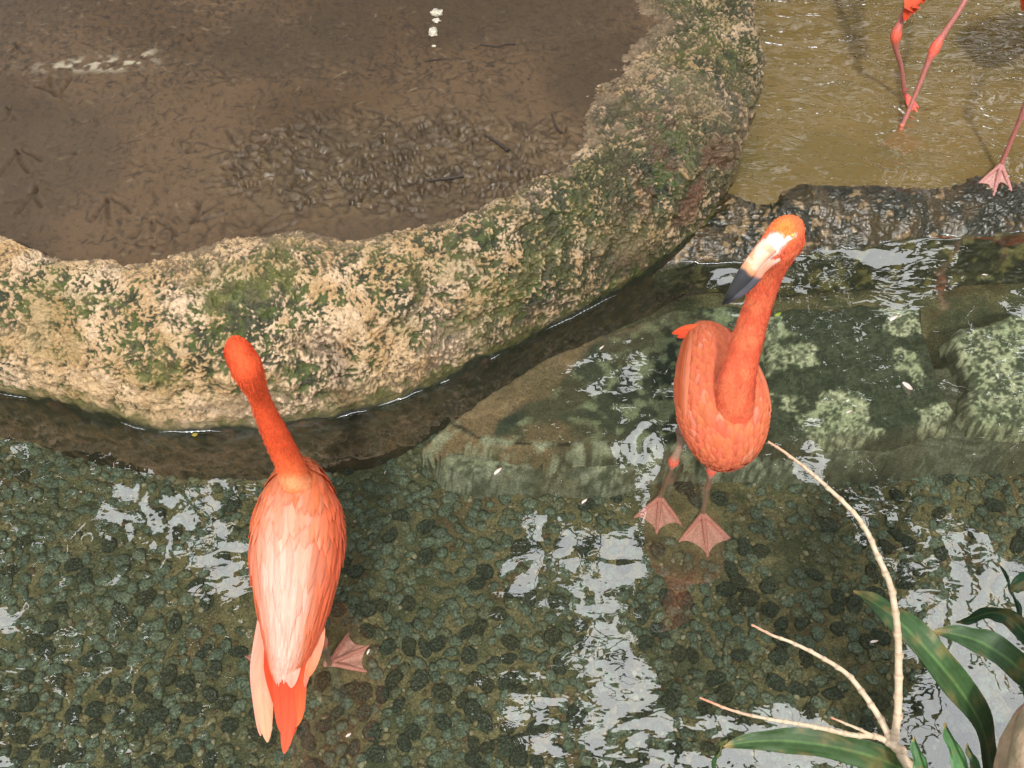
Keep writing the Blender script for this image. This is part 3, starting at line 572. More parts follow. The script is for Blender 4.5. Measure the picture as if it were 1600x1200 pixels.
def long_feather(path, width, c1, c2, nrm, asym=0.0, notch=0.0):
    """one free blade from root to tip, arched across"""
    C_ = catmull(path, 16); T = np.gradient(C_, axis=0); T /= np.linalg.norm(T, axis=1, keepdims=True); S = np.cross(T, np.asarray(nrm, float)); S /= np.linalg.norm(S, axis=1, keepdims=True); U = np.cross(S, T)
    s = np.linspace(0, 1, 16); w = np.linspace(-1, 1, 7); sh = np.clip(1 - (np.maximum(s - .45, 0) / .55)**2.0, 0, 1)**.75 * (.45 + .55 * np.minimum(s / .35, 1)); sh[-1] = .06
    P = C_[:, None] + S[:, None] * (width * sh[:, None] * (w + asym * (1 - w**2)))[..., None] - U[:, None] * (width * .28 * sh[:, None] * (w**2)[None])[..., None] * np.sign(U[:, 2].mean())
    C = (np.array(c1) + (np.array(c2) - np.array(c1)) * (s**1.4)[:, None, None]) + 0 * P; C = C * (1 - .12 * (np.abs(w) < .1)[None, :, None])
    uv = np.stack([w[None] + 0 * s[:, None], s[:, None] + 0 * w[None]], -1)
    top = mesh_np('tail_feather', P, grid_faces(16, 7), M_feather, C.reshape(-1, 3), uv); return top
PINK_LEG, KNEE = (.40, .21, .17), (.75, .12, .07)
def leg_mesh(P, r, knee=None, kr=.013, cols=None, wob=.002):
    C_ = catmull(P, 40); s = np.linspace(0, 1, 40); rr = np.interp(s, np.linspace(0, 1, len(r)), r)
    kk = np.zeros(40)
    if knee is not None: kk = np.exp(-((s - knee) / .045)**2); rr = rr + (kr - rr) * kk
    V, Fq, Fc = tube(C_, rr, 12); ct = np.repeat(mixc(np.broadcast_to(np.array(cols or PINK_LEG), (40, 3)).copy(), KNEE, kk), 12, 0); ct = np.vstack([ct, ct[:1], ct[-1:]])
    return mesh_np('leg', V, np.vstack([Fq[:, [0, 1, 2]], Fq[:, [0, 2, 3]], Fc]), M_leg, ct)
def foot_mesh(heel, ang, size, nrm=(0, 0, 1), col=(.74, .34, .29), tilt=0.0, spread=.66):
    """webbed foot: three toes and the web hung between them"""
    heel = np.array(heel); nz = np.array([0, 0, 1.]); Vs, Fs, Cs, k = [], [], [], 0
    tips = []
    for da, ln in ((-spread, .86), (0, 1.0), (spread, .86)):
        a = ang + da; d = np.array([math.cos(a), math.sin(a), tilt]); tips.append(heel + d * size * ln)
        p = catmull([heel + nz * .012, heel + d * size * ln * .3 + nz * .010, heel + d * size * ln * .7 + nz * .006, heel + d * size * ln + nz * .002], 14)
        V, Fq, Fc = tube(p, np.interp(np.linspace(0, 1, 14), [0, .3, .5, .75, .92, 1], [.0075, .0052, .0058, .0045, .004, .0015]), 8)
        Vs.append(V); Fs.append(np.vstack([Fq[:, [0, 1, 2]], Fq[:, [0, 2, 3]], Fc]) + k); k += len(V); Cs.append(np.broadcast_to(np.array(col) * np.array([.92, .78, .78]), V.shape))
    n = 12; u = np.linspace(0, 1, n); W = np.linspace(0, 1, 9)
    for A_, B_ in ((tips[0], tips[1]), (tips[1], tips[2])):
        P = np.zeros((n, 9, 3))
        for j, wv in enumerate(W):
            e = A_ + (B_ - A_) * wv; pull = 1 - .42 * (wv * (1 - wv))**.75
            for i, uu in enumerate(u): P[i, j] = heel + (e - heel) * uu * pull * .97 + nz * (.006 - .003 * uu + .0022 * math.sin(wv * 9.4) * uu)
        for sgn in (1, -1):
            Q_ = P + nz * .0010 * sgn; g = grid_faces(n, 9) + k; Vs.append(Q_.reshape(-1, 3)); Fs.append(np.vstack([g[:, [0, 1, 2]], g[:, [0, 2, 3]]])); k += n * 9
            Cs.append((np.array(col) * (1 + .12 * np.sin(W * 12.5))[None, :, None] + 0 * P).reshape(-1, 3))
    # hind toe knob
    p = [heel + nz * .03, heel + nz * .012 - np.array([math.cos(ang), math.sin(ang), 0]) * .012]; V, Fq, Fc = tube(catmull(p, 5), [.006, .007, .007, .006, .003], 8)
    Vs.append(V); Fs.append(np.vstack([Fq[:, [0, 1, 2]], Fq[:, [0, 2, 3]], Fc]) + k); Cs.append(np.broadcast_to(np.array(col), V.shape))
    return mesh_np('foot', np.vstack(Vs), np.vstack(Fs), M_leg, np.vstack(Cs))
ORANGE, CORAL, PALE, RED, CREAM = map(np.array, ((.78, .19, .065), (.76, .135, .065), (.84, .37, .27), (.72, .068, .022), (.88, .55, .45)))
rb = np.random.default_rng(11)
def down(root, V, C, lofts, n, L_=.009, wd=.00065, lift=.22, keepf=None):
    cl = np.vstack([l.C for l in lofts]); tg = np.vstack([np.gradient(l.C, axis=0) for l in lofts]); tg /= np.linalg.norm(tg, axis=1, keepdims=True)
    idx = rb.choice(len(V), n); 
    if keepf is not None: idx = idx[keepf(V[idx])]
    P = V[idx] + rb.normal(0, .0008, (len(idx), 3)); near = np.concatenate([np.argmin(((P[k:k + 2000, None] - cl[None])**2).sum(-1), 1) for k in range(0, len(P), 2000)])
    nrm = P - cl[near]; t = tg[near]; nrm -= (nrm * t).sum(1, keepdims=True) * t; nrm /= np.linalg.norm(nrm, axis=1, keepdims=True) + 1e-9
    d = -t + nrm * lift + rb.normal(0, .18, P.shape); d /= np.linalg.norm(d, axis=1, keepdims=True); sd_ = np.cross(d, nrm); ln = L_ * rb.uniform(.5, 1.2, (len(P), 1))
    T_ = np.stack([P - sd_ * wd, P + sd_ * wd, P + d * ln * .6 + sd_ * wd * .8 + nrm * ln * .05, P + d * ln], 1)
    c = np.repeat((C[idx] * rb.uniform(.75, 1.25, (len(P), 1)))[:, None], 4, 1)
    o = child('down', mesh_np('down', T_, np.arange(len(P) * 4).reshape(-1, 4), M_down, c), root); return tag(o, kind='stuff')
def part_foot(root, leg, me): f = link('foot', me, leg); return f

# ---------------------------------------------------------------- bird on the left, seen from behind
root = thing('flamingo', tuple(at(470, 1000, ZB)), 'flamingo seen from behind with pale pink back, wading in front of the boulder', 'flamingo', 'flamingos wading in the pools')
# torso from tail root to breast
tb = [(447,1078,.235),(449,1040,.252),(456,985,.295),(460,925,.325),(464,865,.345),(467,815,.352),(468,780,.345),(466,752,.32),(463,735,.29)]
T1 = Loft(pts(tb), [.009,.024,.046,.067,.079,.0775,.060,.036,.008], [.014,.035,.055,.075,.09,.092,.08,.052,.01], (1, 0, 0))
nk = [(468,800,.33),(466,772,.40),(461,748,.45),(449,718,.50),(432,682,.57),(415,645,.64),(403,615,.70),(393,590,.76),(383,568,.80),(376,556,.81)]
N1 = Loft(pts(nk), [.043,.034,.0275,.0245,.022,.0185,.0165,.0205,.0225,.009], [.055,.042,.032,.026,.023,.020,.018,.024,.030,.011], (1, .05, 0))
hd = [(398,612,.715),(388,586,.765),(379,566,.795),(373,553,.795),(369,543,.77),(366,538,.74)]
H1 = Loft(pts(hd), [.014,.0185,.022,.0215,.0165,.008], [.016,.022,.026,.024,.019,.01], (1, .1, 0))
me, V = fuse([T1, N1, H1]); x, y = proj(V)
c = mixc(np.broadcast_to(ORANGE, V.shape).copy(), RED, sstep(770, 690, y) * .75)
c = mixc(c, (.9, .36, .17), sstep(738, 752, y) * sstep(772, 760, y) * .8)
c = mixc(c, RED, sstep(.04, .0, V[:, 2] - .25) * .5)
c = c * (1 + .10 * fbm(V, 40, 3)[:, None]); paint(me, c, M_down)
body = child('body', me, root); down(root, V, c, [T1, N1], 30000, L_=.007, lift=.14, keepf=lambda p: p[:, 2] > .40)
spec = []
def bird_left_col(u, v):
    # u: 0 tail .. 1 breast
    t = abs(v + .1 + .2 * (u - .4)); pale = np.clip(1.25 - t / (.95 - .1 * u), 0, 1)**.8 * np.interp(u, [0, .12, .5, .68, .8, 1], [.3, 1, 1, .45, .1, 0]); j = rb.uniform(-.12, .12)
    a = ORANGE + (CREAM - ORANGE) * np.clip(pale + j, 0, 1); side = np.clip((t - .75) / .6, 0, 1); return a + (CORAL - a) * side * .7
for u in np.arange(.90, .80, -.022):
    for v in np.arange(-1.9, 1.9, .24):
        vv = v + rb.uniform(-.06, .06); c0 = bird_left_col(u, vv) * rb.uniform(.92, 1.06); spec.append((u, vv, -.085, .17, c0, c0 * 1.05, 0.))
for u in np.arange(.80, .60, -.026):
    for v in np.arange(-1.9, 1.9, .21):
        vv = v + rb.uniform(-.05, .05); c0 = bird_left_col(u, vv) * rb.uniform(.9, 1.08); spec.append((u + rb.uniform(-.01, .01), vv, -.16 * rb.uniform(.7, 1.3), .13 * rb.uniform(.8, 1.2), c0, c0 * 1.06, -.05 * vv + rb.uniform(-.1, .1)))
for u in np.arange(.62, .30, -.036):
    for v in np.arange(-1.8, 1.8, .17):
        vv = v + rb.uniform(-.06, .06); c0 = bird_left_col(u, vv) * rb.uniform(.88, 1.1); spec.append((u + rb.uniform(-.02, .02), vv, -.27 * rb.uniform(.75, 1.3), .13 * rb.uniform(.7, 1.3), c0, bird_left_col(u - .2, vv) * rb.uniform(.85, 1.08), -.12 * vv + rb.uniform(-.12, .12)))
for u in np.arange(.34, .17, -.045):
    for v in np.arange(-1.5, 1.5, .22):
        vv = v + rb.uniform(-.07, .07); c0 = bird_left_col(u, vv) * rb.uniform(.9, 1.08)
        if u < .2: c0 = c0 * .8 + .2 * ORANGE
        spec.append((u, vv, -.16, .17, c0, c0 * 1.03, -.15 * vv))
spec.sort(key=lambda q: q[0])
f = child('feathers', feathers(T1, spec, lift=.0085), root); tag(f, kind='stuff')
def tf(path, wd, c1, c2, label=None):
    o = child('tail_feather', long_feather(pts(path), wd, c1, c2, (0, -.4, 1)), root)
    if label: o['label'] = label
tf([(470,1000,0.284),(466,1060,0.267),(464,1110,0.250),(462,1136,0.237)], .0145, RED, ORANGE)
tf([(438,985,0.290),(450,1060,0.262),(455,1120,0.242),(450,1160,0.227)], .0155, CORAL, RED)
tf([(450,990,0.292),(452,1060,0.268),(450,1125,0.248),(444,1178,0.228)], .0165, RED, CORAL)
tf([(430,1010,0.284),(436,1060,0.262),(440,1120,0.244),(444,1150,0.232)], .0135, RED, CORAL)
tf([(420,990,0.277),(422,1040,0.257),(432,1085,0.244),(438,1120,0.232)], .013, RED, RED)
tf([(418,960,0.274),(410,1040,0.240),(412,1100,0.222),(418,1160,0.202)], .0185, PALE, (.93,.45,.26), 'pale pink wing tip feather')
tf([(408,960,0.267),(400,1040,0.227),(404,1100,0.212),(407,1150,0.194)], .012, (.92,.42,.32), PALE, 'pale pink wing tip feather')
tf([(475,960,0.297),(478,1010,0.277),(472,1055,0.267),(466,1090,0.257)], .015, PALE, CORAL)
tf([(488,930,0.302),(494,985,0.284),(484,1035,0.272),(474,1062,0.264)], .016, (.9,.42,.28), ORANGE)
tf([(455,960,0.305),(456,1000,0.294),(456,1040,0.282),(455,1075,0.272)], .018, CREAM, PALE)
tf([(432,950,0.302),(436,1000,0.288),(446,1040,0.278),(452,1065,0.272)], .016, CREAM, PALE)
heel = at(516, 1040, ZB)
leg = child('leg', leg_mesh([at(488, 960, .24), at(500, 990, .10), at(505, 1008, .02), at(512, 1028, -.1), heel + np.array([0, 0, .012])], [.015, .009, .008, .006, .007], knee=.42, kr=.0125, cols=(.33, .22, .15)), root)
part_foot(root, leg, foot_mesh(heel, R(28), .100, spread=.66))
heel2 = at(424, 1048, ZB)
leg = child('leg', leg_mesh([at(440, 960, .24), at(436, 990, .10), at(432, 1008, .02), at(428, 1028, -.1), heel2 + np.array([0, 0, .012])], [.015, .009, .008, .006, .007], knee=.42, kr=.0125, cols=(.33, .22, .15)), root)
part_foot(root, leg, foot_mesh(heel2, R(115), .085))
# bill of the left bird, pointing away and down
bp_ = pts([(369,545,.775),(366,540,.755),(364,538,.725),(364,540,.69),(367,545,.655)]); bl = Loft(bp_, [.0125,.012,.011,.009,.003], [.014,.0135,.012,.009,.003], (1, .1, 0), n=40)
V, Fq = bl.mesh(20); s = np.concatenate([np.repeat(np.linspace(0, 1, 40), 20), [0, 1]]); cb_ = mixc(np.broadcast_to(np.array([.85, .55, .42]), V.shape).copy(), (.012, .012, .014), sstep(.5, .58, s)); child('bill', mesh_np('bill', V, Fq, M_bill, cb_), root)

# ---------------------------------------------------------------- bird on the right, facing us with its head turned
root = thing('flamingo', tuple(at(1100, 800, ZB)), 'orange flamingo facing the viewer, head turned left to show its black tipped bill', 'flamingo', 'flamingos wading in the pools')
tb = [(1098,518,.25),(1104,534,.275),(1112,560,.29),(1120,592,.295),(1127,626,.29),(1131,658,.275),(1132,684,.25),(1130,703,.215),(1128,712,.18)]
lat = at(1200, 620, .3) - at(1050, 630, .3); lat /= np.linalg.norm(lat)
T2 = Loft(pts(tb), [.026,.048,.070,.087,.094,.091,.078,.054,.012], [.02,.045,.07,.085,.092,.09,.078,.05,.012], lat); T2.sg = -1
nk = [(1140,676,.235),(1146,655,.30),(1148,625,.37),(1153,590,.43),(1163,550,.48),(1176,505,.545),(1190,462,.61),(1205,425,.67),(1219,398,.72),(1230,378,.755),(1236,362,.765)]
N2 = Loft(pts(nk), [.036,.039,.039,.035,.031,.0275,.025,.023,.0225,.024,.011], [.045,.045,.042,.036,.031,.028,.025,.024,.025,.028,.013], lat)
hl = [(1243,350,.770),(1237,356,.776),(1228,364,.780),(1218,374,.776),(1207,384,.768),(1196,394,.757),(1189,401,.748)]
hn = np.array([.35, -.55, .75]); hlat = np.cross(pts(hl)[-1] - pts(hl)[0], hn); hlat /= np.linalg.norm(hlat)
H2 = Loft(pts(hl), [.012,.025,.030,.0275,.023,.019,.0145], [.011,.023,.028,.025,.021,.017,.012], hlat)
# throat, between the lower bill and the neck
th = [(1242,362,.755),(1234,376,.748),(1222,390,.742),(1208,402,.736),(1196,412,.728)]
H3 = Loft(pts(th), [.018,.026,.024,.017,.008], [.02,.026,.024,.018,.008], hlat)
me, V = fuse([T2, N2, H2, H3], .003); x, y = proj(V)
c = np.broadcast_to(CORAL * np.array([1, 1.05, 1.05]), V.shape).copy()
c = mixc(c, (.84, .22, .10), sstep(.0, .3, fbm(V, 22, 3, 3.)) * .6)
hz = sstep(.70, .73, V[:, 2])
c = mixc(c, (.86, .27, .06), hz * np.exp(-((x - 1226)**2 + (y - 356)**2) / 20**2))
# white face: narrow area in front of the eye down to the bill
A_, B_ = np.array([1214., 376.]), np.array([1196., 396.]); tt = np.clip(((x - 1214) * -18 + (y - 376) * 20) / (18**2 + 20**2), 0, 1)
dd = np.hypot(x - (1214 - 18 * tt), y - (376 + 20 * tt)); c = mixc(c, (.90, .80, .76), hz * sstep(17, 9, dd + 4 * fbm(V, 60, 2)))
dd = np.hypot((x - 1232) * .75 + (y - 372) * .45, (y - 372) * 1.4 + (x - 1232) * .55); c = mixc(c, (.90, .78, .74), hz * sstep(9, 4, dd))
c = mixc(c, (.8, .28, .17), sstep(.0, .25, fbm(V, 14, 3, 9.) + sstep(660, 700, y) * .1) * (V[:, 2] < .35) * .5)
paint(me, c, M_down); child('body', me, root); V0 = V; white_ = (c[:, 2] > .3); down(root, V[~white_], c[~white_], [T2, N2], 36000, L_=.0085)
spec = []
def bird_right_col(u, v):
    a = CORAL + (ORANGE - CORAL) * rb.uniform(0, 1); s_ = np.clip((abs(v) - 1.5) / .5, 0, 1) * np.clip((.8 - u) / .3, 0, 1); return a + (PALE - a) * np.clip(s_ * .35 + (rb.uniform() < .06) * .4, 0, 1)
for u in np.arange(.99, .06, -.021):
    for v in np.arange(-2.5, 2.5, .155):
        vv = v + rb.uniform(-.07, .07); c0 = bird_right_col(u, vv); big_f = abs(vv) > 1.0 and u < .62
        spec.append((u, vv, -(.075 if u > .7 else .095 if not big_f else .16) * rb.uniform(.8, 1.2), .125 if not big_f else .10, c0 * rb.uniform(.72, 1.08), np.minimum(c0 * 1.05 + (.03, .05, .04), 1) , rb.uniform(-.12, .12)))
spec.sort(key=lambda q: q[0])
f = child('feathers', feathers(T2, spec, lift=.0055), root); tag(f, kind='stuff')
def tf2(path, wd, c1, c2, nrm=(0, -.5, 1)): child('tail_feather', long_feather(pts(path), wd, c1, c2, nrm), root)
tf2([(1128,532,.325),(1105,520,.325),(1078,514,.315),(1050,521,.300)], .0135, ORANGE, RED)
tf2([(1130,528,.32),(1112,514,.32),(1090,512,.315),(1068,513,.31)], .0115, CORAL, ORANGE)
tf2([(1120,545,.32),(1100,528,.318),(1078,521,.312),(1058,527,.300)], .0115, CORAL, RED)
tf2([(1135,530,.32),(1120,516,.315),(1108,511,.31),(1098,512,.305)], .013, ORANGE, CORAL)
# folded wings, one each side
for sgn in (-1, 1):
    for k in range(9):
        u_ = np.linspace(.60 - .03 * k, .16 - .01 * k, 5); v_ = sgn * (1.15 + .07 * k - .45 * np.linspace(0, 1, 5)); off = .003 + .0006 * (9 - k)
        P_ = T2.ev(u_, v_, off); nr = P_ - T2.ev(u_, v_ * 0, 0) * 1.0; nrm = T2.ev(u_, v_, off + .01) - P_
        cc = (PALE * .3 + ORANGE * .7) if k % 4 == 0 else ORANGE if k % 2 == 1 else CORAL
        child('wing_feather', long_feather(P_, .0115, np.array(cc) * .98, (PALE * .6 + ORANGE * .4) if k > 6 else cc, nrm.mean(0) / np.linalg.norm(nrm.mean(0))), root)
for (hx, hy, kx, ky, tx, ty, ang) in ((1031,780,1053,720,1064,690,-100),(1097,806,1112,733,1114,708,-90)):
    heel = at(hx, hy, ZB); Lp = [at(tx, ty - 16, .17), at(tx, ty, .10), at(kx, ky, .035), at((hx + kx) / 2, (hy + ky) / 2, -.085), heel + np.array([0, 0, .012])]
    leg = child('leg', leg_mesh(Lp, [.012, .010, .0085, .006, .007], knee=.5, kr=.0135, cols=(.30, .20, .14)), root)
    part_foot(root, leg, foot_mesh(heel, R(ang), 118e-3 if hx > 1050 else .104, spread=.72))
# bill: upper and lower mandible, bent down in the middle
ub = [(1203,383,.778),(1190,395,.768),(1177,411,.754),(1166,427,.738),(1153,444,.716),(1141,459,.695),(1129,476,.675)]
def cbill(s, V, lower=False):
    c = mixc(np.broadcast_to(np.array([.86, .62, .50]), V.shape).copy(), (.82, .30, .13) if not lower else (.78, .22, .13), np.clip(sstep(.0, .3, s) * (.8 if lower else .35) + (0 if lower else .55) * sstep(-.05, .35, fbm(V * np.array([1, 1, 1]), 55, 2, 4.)), 0, 1))
    return mixc(c, (.05, .052, .06) if not lower else (.10, .10, .12), sstep(.42, .49, s + .03 * fbm(V, 60, 2)) * 1.0) * (1 - .8 * sstep(.75, .95, s)[:, None])
bl = Loft(pts(ub), [.0170,.0160,.0148,.0145,.0115,.0068,.0018], [.017,.014,.012,.012,.010,.007,.002], hlat, n=60)
V, Fq = bl.mesh(28); s = np.concatenate([np.repeat(np.linspace(0, 1, 60), 28), [0, 1]]); child('upper_bill', mesh_np('upper_bill', V, Fq, M_bill, cbill(s, V)), root)
lb = [(1212,397,.752),(1200,405,.746),(1187,418,.736),(1177,433,.721),(1163,450,.700),(1149,463,.684),(1134,475,.668)]
bl = Loft(pts(lb), [.0150,.0150,.0140,.0130,.0105,.0065,.0018], [.013,.013,.013,.013,.010,.007,.002], hlat, n=60)
V, Fq = bl.mesh(28); child('lower_bill', mesh_np('lower_bill', V, Fq, M_bill, cbill(s, V, True)), root)
bm = bmesh.new(); bmesh.ops.create_uvsphere(bm, u_segments=16, v_segments=10, radius=.0042); me = bpy.data.meshes.new('eye'); bm.to_mesh(me); bm.free(); me.materials.append(M_eye)
me.polygons.foreach_set('use_smooth', np.ones(len(me.polygons), bool)); k_ = np.where(np.hypot(x - 1241, y - 369) < 4)[0]; k_ = k_[np.argmin(np.linalg.norm(V0[k_] - CAM, axis=1))]; o = child('eye', me, root); o.location = V0[k_]
# ---------------------------------------------------------------- two birds in the muddy pool, mostly beyond the picture
def far_bird(label, body, ba, bb, latv, neck, legs, tails, seed):
    root = thing('flamingo', tuple(at(*legs[0][0])), label, 'flamingo', 'flamingos wading in the pools')
    B = Loft(body, ba, bb, latv, n=50); B.sg = 1 if B.U[25, 2] > 0 else -1; N = Loft(neck, [.05,.035,.027,.022,.02,.02,.026,.026,.01], [.05,.035,.027,.022,.02,.02,.026,.028,.01], latv, n=70)
    me, V = fuse([B, N], .006, 4); paint(me, np.broadcast_to(RED * .9, V.shape) * (1 + .15 * fbm(V, 25, 3, seed))[:, None], M_down); child('body', me, root)
    sp = []
    for u in np.arange(.97, .05, -.05):
        for v in np.arange(-2.6, 2.6, .3):
            c0 = (RED + (ORANGE - RED) * rb.uniform(0, .8)) * .95; sp.append((u, v + rb.uniform(-.1, .1), -.2, .2, c0, c0 * 1.05, 0.))
    f = child('feathers', feathers(B, sp, ns=6, nw=3), root); tag(f, kind='stuff')
    for p, wd in tails: child('tail_feather', long_feather(p, wd, CORAL, RED, (0, -.7, .7)), root)
    for pp, kn, ft_ in ((l[1], l[2], l[3]) for l in legs):
        leg = child('leg', leg_mesh(pp, [.012, .0075, .0085, .0062, .0068], knee=kn, kr=.0165, cols=(.40, .14, .12)), root)
        if ft_: part_foot(root, leg, ft_)
    e = neck[-1]; d = np.array([-.09, -.05, -.09]); bl = Loft([e, e + d * .5 + (0, 0, .012), e + d, e + d * 1.2 + (0, 0, -.03)], [.016, .014, .011, .002], [.016, .014, .011, .002], np.array([.5, -.8, 0]), n=24)
    V, Fq = bl.mesh(14); s_ = np.concatenate([np.repeat(np.linspace(0, 1, 24), 14), [0, 1]]); child('bill', mesh_np('bill', V, Fq, M_bill, cbill(s_, V)), root)
b0 = aty(1445, -30, 2.66); b1 = b0 + np.array([.14, .08, .05])
hA, hB = at(1405, 208, .042), at(1412, 152, ZU + .015)
body = [b0 + (-.13, -.02, -.05), b0 + (-.07, -.01, -.02), b0 + (0, 0, .02), b0 + (.1, .02, .05), b0 + (.2, .04, .07), b0 + (.27, .05, .06), b0 + (.31, .05, .04)]
body = [p + np.array([0, .32, .14]) for p in body]
nk = [body[-2] + np.array(o) for o in ((0, 0, 0), (.03, .07, .05), (.05, .15, .07), (.06, .23, .05), (.06, .30, -.01), (.06, .35, -.08), (.06, .38, -.15), (.05, .39, -.20), (.03, .38, -.24))]
k1, k2 = aty(1400, 55, 2.60), aty(1461, 75, 2.60)
far_bird('orange flamingo at the top stepping through the muddy water with one foot raised', body, [.02,.05,.075,.09,.085,.055,.012], [.02,.04,.065,.085,.085,.055,.012], np.array([.1, 1, 0]), nk,
  [((1405, 210, -.03), [k2 + (.12, .24, .26), k2 + (.07, .07, .14), k2, (k2 + hA) / 2, hA + np.array([0, 0, .01])], .5, foot_mesh(hA, R(-95), .12, col=(.75, .22, .12), spread=.8)),
   ((0, 0, 0), [k1 + (.10, .24, .26), k1 + (.04, .07, .13), k1, (k1 + hB) / 2 + (.004, 0, 0), hB + np.array([0, 0, .01])], .5, foot_mesh(hB, R(-55), .062, col=(.78, .15, .11), tilt=-.35, spread=.35))],
  [([body[1] + (.01, -.02, -.01), aty(1422, -8, 2.60), aty(1420, 14, 2.59), aty(1414, 33, 2.58)], .017), ([body[1] + (.02, -.02, 0), aty(1432, -10, 2.60), aty(1430, 8, 2.6), aty(1426, 22, 2.59)], .016), ([body[2] + (0, -.02, -.05), aty(1450, -20, 2.6), aty(1444, -6, 2.6), aty(1440, 6, 2.59)], .014)], 3.)
c1 = aty(1652, -2, 2.66); hC, hD = at(1562, 262, ZU + .02), at(1680, 150, -.03)
body = [c1 + np.array(o) for o in ((.28, .2, -.06), (.22, .16, -.02), (.12, .08, .0), (.04, .02, .02), (-.02, -.02, .0), (-.05, -.05, -.02), (-.075, -.06, -.03))]
nk = [body[-2] + np.array(o) for o in ((0, 0, 0), (.04, -.01, .06), (.12, -.02, .10), (.22, -.02, .09), (.30, -.02, .02), (.36, 0, -.08), (.40, .02, -.19), (.42, .03, -.29), (.43, .03, -.35))]
k1, k2 = aty(1622, 120, 2.30), aty(1720, 60, 2.55)
far_bird('flamingo at the right edge with one webbed foot resting on the wet ledge', body, [.02,.05,.08,.09,.085,.06,.012], [.02,.04,.07,.085,.085,.06,.012], np.array([-.5, .8, 0]), nk,
  [((1562, 262, ZU + .02), [k1 + (.10, .05, .18), k1 + (.05, .02, .11), k1, (k1 + hC) / 2, hC + np.array([0, 0, .01])], .5, foot_mesh(hC, R(-112), .11, col=(.50, .27, .24), tilt=-.22, spread=.55)),
   ((0, 0, 0), [k2 + (.02, -.05, .16), k2 + (.01, -.02, .10), k2, (k2 + hD) / 2, hD + np.array([0, 0, .01])], .5, foot_mesh(hD, R(-100), .1))], [], 8.)
# ================================================================== PLANTS in front
M_blade = material('strap_leaf', rough=.5, spec=.35, bumps=((60, 3, .25, .003),), var=((14, 4, .75, 1.2), (120, 4, .85, 1.12)), transl=.15)
def blade(path, width, c=(.055, .16, .035), nrm=(0, -.2, 1), fold=.25, twist=0.0, n=40):
    C_ = catmull(path, n); T = np.gradient(C_, axis=0); T /= np.linalg.norm(T, axis=1, keepdims=True); S = np.cross(T, np.asarray(nrm, float)); S /= np.linalg.norm(S, axis=1, keepdims=True); U = np.cross(S, T)
    s = np.linspace(0, 1, n); a = twist * s; S, U = S * np.cos(a)[:, None] + U * np.sin(a)[:, None], U * np.cos(a)[:, None] - S * np.sin(a)[:, None]
    W = width * .86 * np.interp(s, [0, .12, .45, .7, .88, .97, 1], [.55, .8, 1, .9, .5, .18, .01]) * (1 + .03 * np.sin(s * 31)); w = np.linspace(-1, 1, 13)
    rim = .0035 * np.sin(s * 23)[:, None] * (np.abs(w) > .8)[None]
    P = C_[:, None] + S[:, None] * (W[:, None] * w[None])[..., None] + U[:, None] * (W[:, None] * fold * (np.abs(w) - .5)[None] + rim)[..., None]
    Cc = np.array(c) * (1 + .10 * np.sin(w * 21)[None, :, None]) + 0 * P; Cc = mixc(Cc, (.14, .25, .08), np.exp(-(w / .05)**2)[None] * .7 + 0 * P[..., 0]); Cc = mixc(Cc, (.30, .22, .08), sstep(.90, 1, s + .03 * np.sin(s * 60))[:, None] + 0 * P[..., 0])
    Cc = mixc(Cc, (.20, .16, .06), sstep(.22, .34, fbm(P, 35, 3, 4.)) * .6)
    lo_ = P - U[:, None] * .0012; g = grid_faces(n, 13); k = n * 13
    return mesh_np('leaf', np.vstack([P.reshape(-1, 3), lo_.reshape(-1, 3)]), np.vstack([g, g[:, ::-1] + k]), M_blade, np.vstack([Cc.reshape(-1, 3)] * 2))
root = thing('strap_leaf_plant', tuple(at(1640, 1330, .1)), 'green plant with long arching strap leaves in the lower right corner', 'plant')
